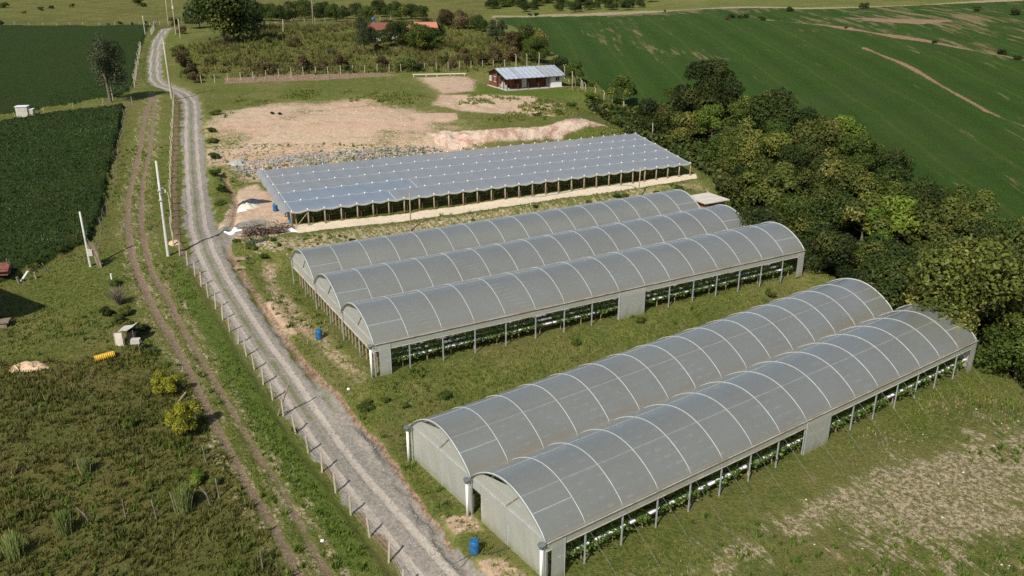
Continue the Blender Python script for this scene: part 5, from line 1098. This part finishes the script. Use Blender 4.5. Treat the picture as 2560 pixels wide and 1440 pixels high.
# lone trees and the far ones
OTH = [
 (262, 168, 46, 'tall', 'leaf_euc', 'lone tall grey green tree at the edge of the dark field', 'tree', 1.0),
 (548, 16, 84, 'round', 'leaf_dark', 'huge dark tree right of the road crest', 'tree', 1.0),
 (495, 34, 34, 'round', 'leaf_dark', 'dark tree left of the huge one at the crest', 'tree', 1.0),
 (618, 34, 42, 'round', 'leaf_dark', 'dark tree right of the huge one at the crest', 'tree', 1.0),
 (908, 82, 26, 'tall', 'leaf_euc', 'upright tree left of the white farmhouse', 'tree', 1.0),
 (988, 76, 38, 'dense', 'leaf_dark', 'round dark tree between the two farmhouses', 'tree', 1.0),
 (1043, 86, 38, 'round', 'leaf_mid', 'round tree in front of the orange tiled farmhouse', 'tree', 1.0),
 (1012, 66, 26, 'round', 'leaf_mid', 'smaller tree behind the round trees at the farmhouses', 'tree', 1.0),
 (1078, 86, 24, 'round', 'leaf_dark', 'dark tree under the right end of the orange roof', 'tree', 1.0),
 (952, 74, 17, 'round', 'leaf_brown', 'small brownish tree in front of the old red farmhouse roof', 'tree', 1.0),
 (1024, 72, 16, 'round', 'leaf_mid', 'small green tree before the left end of the orange roof', 'tree', 1.0),
 (930, 86, 20, 'round', 'leaf_mid', 'bushy tree at the left corner of the white farmhouse', 'tree', 1.0),
 (970, 62, 22, 'round', 'leaf_dark', 'dark tree just behind the old red farmhouse roof', 'tree', 1.0),
 (1095, 70, 18, 'round', 'leaf_mid', 'tree beyond the right end of the orange roof', 'tree', 1.0),
 (1062, 60, 20, 'round', 'leaf_dark', 'dark tree straight behind the orange roof', 'tree', 1.0),
 (1330, 90, 42, 'round', 'leaf_olive', 'large olive tree behind the wooden house', 'tree', 1.0),
 (1340, 118, 36, 'dense', 'leaf_mid', 'dark green tree in front of the olive tree behind the house', 'tree', 1.0),
 (1285, 100, 26, 'loose', 'leaf_brown', 'sparse brownish tree left of the olive tree', 'tree', 1.0),
 (1240, 75, 26, 'loose', 'leaf_euc', 'grey half bare tree above the paddock corner', 'tree', 1.0),
 (1200, 55, 22, 'round', 'leaf_mid', 'green tree at the far paddock corner', 'tree', 1.0),
 (1160, 45, 26, 'round', 'leaf_brown', 'brownish tree left of the far paddock corner', 'tree', 1.0),
 (1110, 40, 24, 'round', 'leaf_brown', 'brown scrubby tree behind the orange roof', 'tree', 1.0),
 (1440, 180, 30, 'loose', 'leaf_mid', 'leafy tree just right of the wooden house', 'tree', 1.0),
 (1400, 160, 26, 'round', 'leaf_dark', 'dark tree behind the right end of the wooden house', 'tree', 1.0),
 (410, 955, 34, 'small', 'leaf_yellow', 'smaller yellow green bush tree beside the dirt track', 'bush', 1.0),
 (462, 1042, 47, 'small', 'leaf_yellow', 'larger round yellow green bush casting a dark shadow', 'bush', 1.0),
 (326, 1058, 14, 'bush', 'leaf_bright', 'small green sapling alone in the brown meadow', 'sapling', 1.6)]
for (u, v, r_, k_, m_, lab, cat_, zs_) in OTH:
    plant_px(k_, u, v, r_, m_, 'tree' if cat_ == 'tree' else cat_.replace('sapling', 'sapling'), lab, cat_, None, zs_)
row = [(x_, 26 + random.uniform(-8, 8) + (x_ - 650) * -0.01, random.uniform(18, 28)) for x_ in range(650, 1060, 27)]
places = ['left end', 'left part', 'left middle', 'middle', 'right middle', 'right part', 'right end']
for i, (u, v, r_) in enumerate(row):
    plant_px('round', u, v, r_, ['leaf_dark', 'leaf_mid', 'leaf_dark'][i % 3], 'tree', 'dark tree in the far row behind the paddock fence', 'tree', 'far row of trees behind the paddock')
for i in range(30):
    u = 1235 + i * 13.5 + random.uniform(-5, 5); v = random.uniform(-14, 20) - i * 0.35; plant_px('round', u, v, random.uniform(11, 18), ['leaf_dark', 'leaf_dark', 'leaf_mid'][i % 3], 'tree', 'small dark tree of the distant wood beyond the hillside field', 'tree', 'distant wood')
# bushes: tussocks along the paddock fence, on the slopes and field margins
BUSH = [(u, v, r_, m_) for u, v, r_, m_ in ((455, 150, 26, 'leaf_brown'), (470, 180, 24, 'leaf_brown'), (445, 120, 16, 'leaf_mid'), (485, 195, 16, 'leaf_brown'), (440, 55, 14, 'leaf_brown'), (465, 50, 16, 'leaf_mid'), (455, 75, 12, 'leaf_brown'),
 (655, 168, 20, 'leaf_brown'), (680, 172, 14, 'leaf_brown'), (765, 160, 22, 'leaf_brown'), (805, 162, 16, 'leaf_brown'), (855, 155, 22, 'leaf_brown'), (870, 168, 14, 'leaf_mid'), (950, 155, 18, 'leaf_brown'), (1020, 158, 28, 'leaf_mid'), (1000, 165, 18, 'leaf_mid'), (1040, 168, 16, 'leaf_dark'), (1110, 150, 14, 'leaf_mid'), (1130, 158, 14, 'leaf_brown'), (1170, 152, 16, 'leaf_brown'), (1210, 150, 18, 'leaf_brown'), (1245, 140, 22, 'leaf_brown'), (1275, 135, 24, 'leaf_brown'), (1180, 140, 12, 'leaf_mid'),
 (705, 95, 12, 'leaf_dark'), (670, 100, 14, 'leaf_mid'), (735, 105, 16, 'leaf_brown'), (825, 130, 12, 'leaf_euc'), (1090, 103, 18, 'leaf_bright'), (1145, 120, 14, 'leaf_mid'), (1160, 125, 12, 'leaf_brown'), (915, 108, 10, 'leaf_mid'), (940, 112, 12, 'leaf_brown'), (1035, 115, 9, 'leaf_mid'),
 (1350, 205, 0, ''), (1460, 205, 22, 'leaf_mid'), (1480, 240, 20, 'leaf_bright'), (1430, 262, 16, 'leaf_mid'), (1400, 280, 12, 'leaf_mid'), (1500, 265, 22, 'leaf_mid'), (1545, 305, 24, 'leaf_mid'), (1580, 320, 24, 'leaf_mid'), (1600, 300, 22, 'leaf_mid'), (1345, 285, 10, 'leaf_mid'), (1520, 285, 20, 'leaf_bright'), (1340, 272, 7, 'leaf_mid'), (1357, 272, 6, 'leaf_dark'),
 (1850, 40, 8, 'leaf_dark'), (1830, 40, 9, 'leaf_dark'), (1865, 40, 8, 'leaf_dark'), (1817, 45, 6, 'leaf_brown'), (1905, 45, 9, 'leaf_dark'), (2115, 68, 5, 'leaf_dark'), (2335, 103, 8, 'leaf_dark'), (2500, 130, 14, 'leaf_dark'), (2545, 142, 12, 'leaf_dark'), (2540, 30, 14, 'leaf_dark'), (2440, 22, 10, 'leaf_dark'), (2160, 15, 12, 'leaf_dark'), (1975, 22, 10, 'leaf_dark'), (1325, 37, 6, 'leaf_dark'), (1342, 36, 7, 'leaf_dark'), (1661, 27, 4, 'leaf_dark'),
 (270, 60, 4, 'leaf_dark'), (300, 58, 7, 'leaf_dark'), (330, 59, 5, 'leaf_dark'), (365, 56, 5, 'leaf_dark'), (8, 12, 12, 'leaf_mid'), (345, 4, 16, 'leaf_mid'), (100, 22, 8, 'leaf_mid'), (130, 18, 7, 'leaf_mid'), (60, 30, 6, 'leaf_mid'), (180, 14, 8, 'leaf_mid'), (360, 12, 9, 'leaf_mid'), (5, 58, 10, 'leaf_dark'),
 (530, 350, 16, 'leaf_mid'), (535, 390, 15, 'leaf_mid'), (540, 430, 17, 'leaf_mid'), (548, 470, 16, 'leaf_mid'), (552, 505, 14, 'leaf_mid'), (528, 325, 12, 'leaf_mid'), (682, 283, 6, 'leaf_dark'), (697, 284, 6, 'leaf_dark'), (540, 280, 14, 'leaf_mid'),
 (1560, 490, 12, 'leaf_mid'), (1540, 487, 10, 'leaf_mid'), (1700, 470, 12, 'leaf_mid'), (1640, 480, 8, 'leaf_mid'), (1470, 505, 8, 'leaf_mid'), (1340, 515, 7, 'leaf_mid'), (1100, 585, 14, 'leaf_mid'), (1000, 607, 14, 'leaf_mid'), (880, 600, 8, 'leaf_mid'), (680, 600, 7, 'leaf_mid'), (630, 615, 14, 'leaf_mid'), (590, 600, 9, 'leaf_mid'), (660, 640, 12, 'leaf_mid'), (800, 628, 12, 'leaf_mid'), (700, 612, 6, 'leaf_mid'),
 (915, 1010, 20, 'leaf_mid'), (1010, 1010, 12, 'leaf_mid'), (1110, 985, 14, 'leaf_mid'), (960, 1000, 12, 'leaf_bright'), (1440, 850, 12, 'leaf_mid'), (1600, 800, 12, 'leaf_mid'), (1930, 735, 14, 'leaf_olive'), (738, 1065, 8, 'leaf_dark'),
 (285, 705, 16, 'leaf_mid'), (330, 815, 22, 'leaf_olive'), (270, 780, 18, 'leaf_dark'), (290, 800, 18, 'leaf_olive'), (350, 820, 20, 'leaf_dark'), (310, 780, 18, 'leaf_mid'), (380, 880, 14, 'leaf_mid'), (500, 1190, 22, 'leaf_bright'), (470, 1240, 20, 'leaf_dark'), (540, 1200, 16, 'leaf_mid'), (40, 1280, 18, 'leaf_olive'), (160, 1290, 16, 'leaf_mid'))]
def bush_words(u, v, m_):
    kind = {'leaf_brown': 'brownish tussock', 'leaf_mid': 'green bush', 'leaf_dark': 'dark bush', 'leaf_euc': 'grey green bush', 'leaf_bright': 'bright green bush', 'leaf_olive': 'olive bush'}[m_]
    if v < 66 and u > 1300: return kind + ' on the margin of the hillside field', 'bushes on the hillside field margins'
    if v < 66 and u < 430: return kind + ' at the far pasture behind the dark field', 'bushes at the far pasture'
    if v < 200 and u < 500: return kind + ' on the right verge of the upper road', 'bushes beside the upper road'
    if 130 <= v < 200 and u < 1300: return kind + ' behind the pale post fence of the paddock', 'bushes along the paddock fence'
    if v < 135 and u < 1300: return kind + ' out in the overgrown paddock', 'bushes in the paddock'
    if u > 1300 and v < 330: return kind + ' on the slope right of and below the wooden house', 'bushes on the house slope'
    if u < 620 and 250 < v < 520: return kind + ' on the bank right of the gravel road', 'bushes along the road bank'
    if 440 < v < 660: return kind + ' on the bank between net house and middle greenhouse', 'bushes on the upper bank'
    if u < 560 and v < 900: return kind + ' in the scrub around the scrap shelter', 'scrub around the shelter'
    if u < 560: return kind + ' in the cane patch of the lower meadow', 'bushes in the lower meadow'
    return kind + ' on the grass bank between the two greenhouses', 'bushes on the lower bank'
for (u, v, r_, m_) in BUSH:
    if not r_: continue
    lab, grp = bush_words(u, v, m_); plant_px('bush', u, v, r_, m_, 'bush', lab, 'bush', grp, zs=1.15 if m_ == 'leaf_brown' else (0.65 if grp in ('bushes on the lower bank', 'bushes on the upper bank', 'bushes along the road bank', 'bushes on the house slope') else 0.85))
# leafless dead bush
x, y, z = P3(298, 765); root = thing('dead_bush', 'grey leafless bush with spreading bare branches in the meadow', 'bush', (x, y, z)); mb = MB()
for i in range(70):
    a = random.uniform(0, 6.28); l = random.uniform(1.2, 2.3); sp = random.uniform(0.2, 0.9); m_ = (x + math.cos(a) * sp * l * 0.4, y + math.sin(a) * sp * l * 0.4, z + l * 0.55); e = (x + math.cos(a) * sp * l, y + math.sin(a) * sp * l, z + l * random.uniform(0.7, 1.0)); mb.tube([(x, y, z - 0.1), m_, e], [0.035, 0.02, 0.008], 4)
    for q in range(2): mb.tube([m_, tuple(np.array(m_) + np.random.default_rng(i * 3 + q).normal(0, 0.35, 3) + (0, 0, 0.45))], [0.014, 0.006], 3)
mb.build('branches', M['wood_grey'], root); MB().tube([(x, y, z - 0.2), (x, y, z + 0.35)], [0.12, 0.08], 6).build('stem', M['bark'], root)
# cane tufts of the lower meadow
tuft_label = {0: 'tall cane tuft with dry base right of the old post row', 1: 'spiky cane tuft in the left part of the lower meadow', 2: 'cane tuft with dry stems at the bottom left corner', 3: 'small spiky tuft in the middle of the brown meadow'}
for i, (u, v, s) in enumerate(((462, 1275, 1.3), (165, 1335, 1.1), (38, 1395, 1.2), (215, 1180, 0.8))):
    x, y, z = P3(u, v); n = 260; a = rng.uniform(0, 6.28, n); h = rng.uniform(0.6, 1.6, n) * s; sp = rng.uniform(0.1, 0.8, n) * s; w_ = 0.014
    bx = x + rng.normal(0, 0.18, n); by = y + rng.normal(0, 0.18, n); z0 = np.full(n, z - .05)
    p0 = np.stack([bx - w_, by, z0], 1); p1 = np.stack([bx + w_, by, z0], 1); p2 = np.stack([bx + np.cos(a) * sp * .5 + w_ * .8, by + np.sin(a) * sp * .5, z0 + h], 1); p3 = np.stack([bx + np.cos(a) * sp * .5 - w_ * .8, by + np.sin(a) * sp * .5, z0 + h], 1)
    o = fast_mesh('cane_tuft', np.stack([p0, p1, p2, p3], 1).reshape(-1, 3), 4, M['straw'], rng.random((n, 3))); origin_to(o, (x, y, z)); tag(o, tuft_label[i], 'cane tuft')
# undergrowth that closes the floor of the wood
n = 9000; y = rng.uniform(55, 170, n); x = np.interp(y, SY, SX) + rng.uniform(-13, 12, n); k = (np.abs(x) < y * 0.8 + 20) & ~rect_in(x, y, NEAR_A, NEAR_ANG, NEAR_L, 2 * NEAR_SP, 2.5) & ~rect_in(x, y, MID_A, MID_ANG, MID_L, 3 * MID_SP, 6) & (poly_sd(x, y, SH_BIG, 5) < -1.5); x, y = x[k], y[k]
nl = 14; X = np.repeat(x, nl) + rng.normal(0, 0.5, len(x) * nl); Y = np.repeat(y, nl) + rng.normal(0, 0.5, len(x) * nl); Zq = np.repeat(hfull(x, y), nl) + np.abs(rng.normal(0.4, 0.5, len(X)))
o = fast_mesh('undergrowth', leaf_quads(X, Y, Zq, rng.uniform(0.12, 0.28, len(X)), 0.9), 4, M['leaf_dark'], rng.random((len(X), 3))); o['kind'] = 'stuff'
plant('dense', 42.5, 71.2, 6.1, 'leaf_olive', 'tree', 'biggest olive dark tree overhanging the far end of the nearest greenhouse', 'tree', 'trees of the dark wood strip', 0.5, dz=0.2)
plant('round', 38.2, 77.4, 3.7, 'leaf_dark', 'tree', 'dark tree reaching over the left span end of the nearest greenhouse', 'tree', 'trees of the dark wood strip', 1.5)
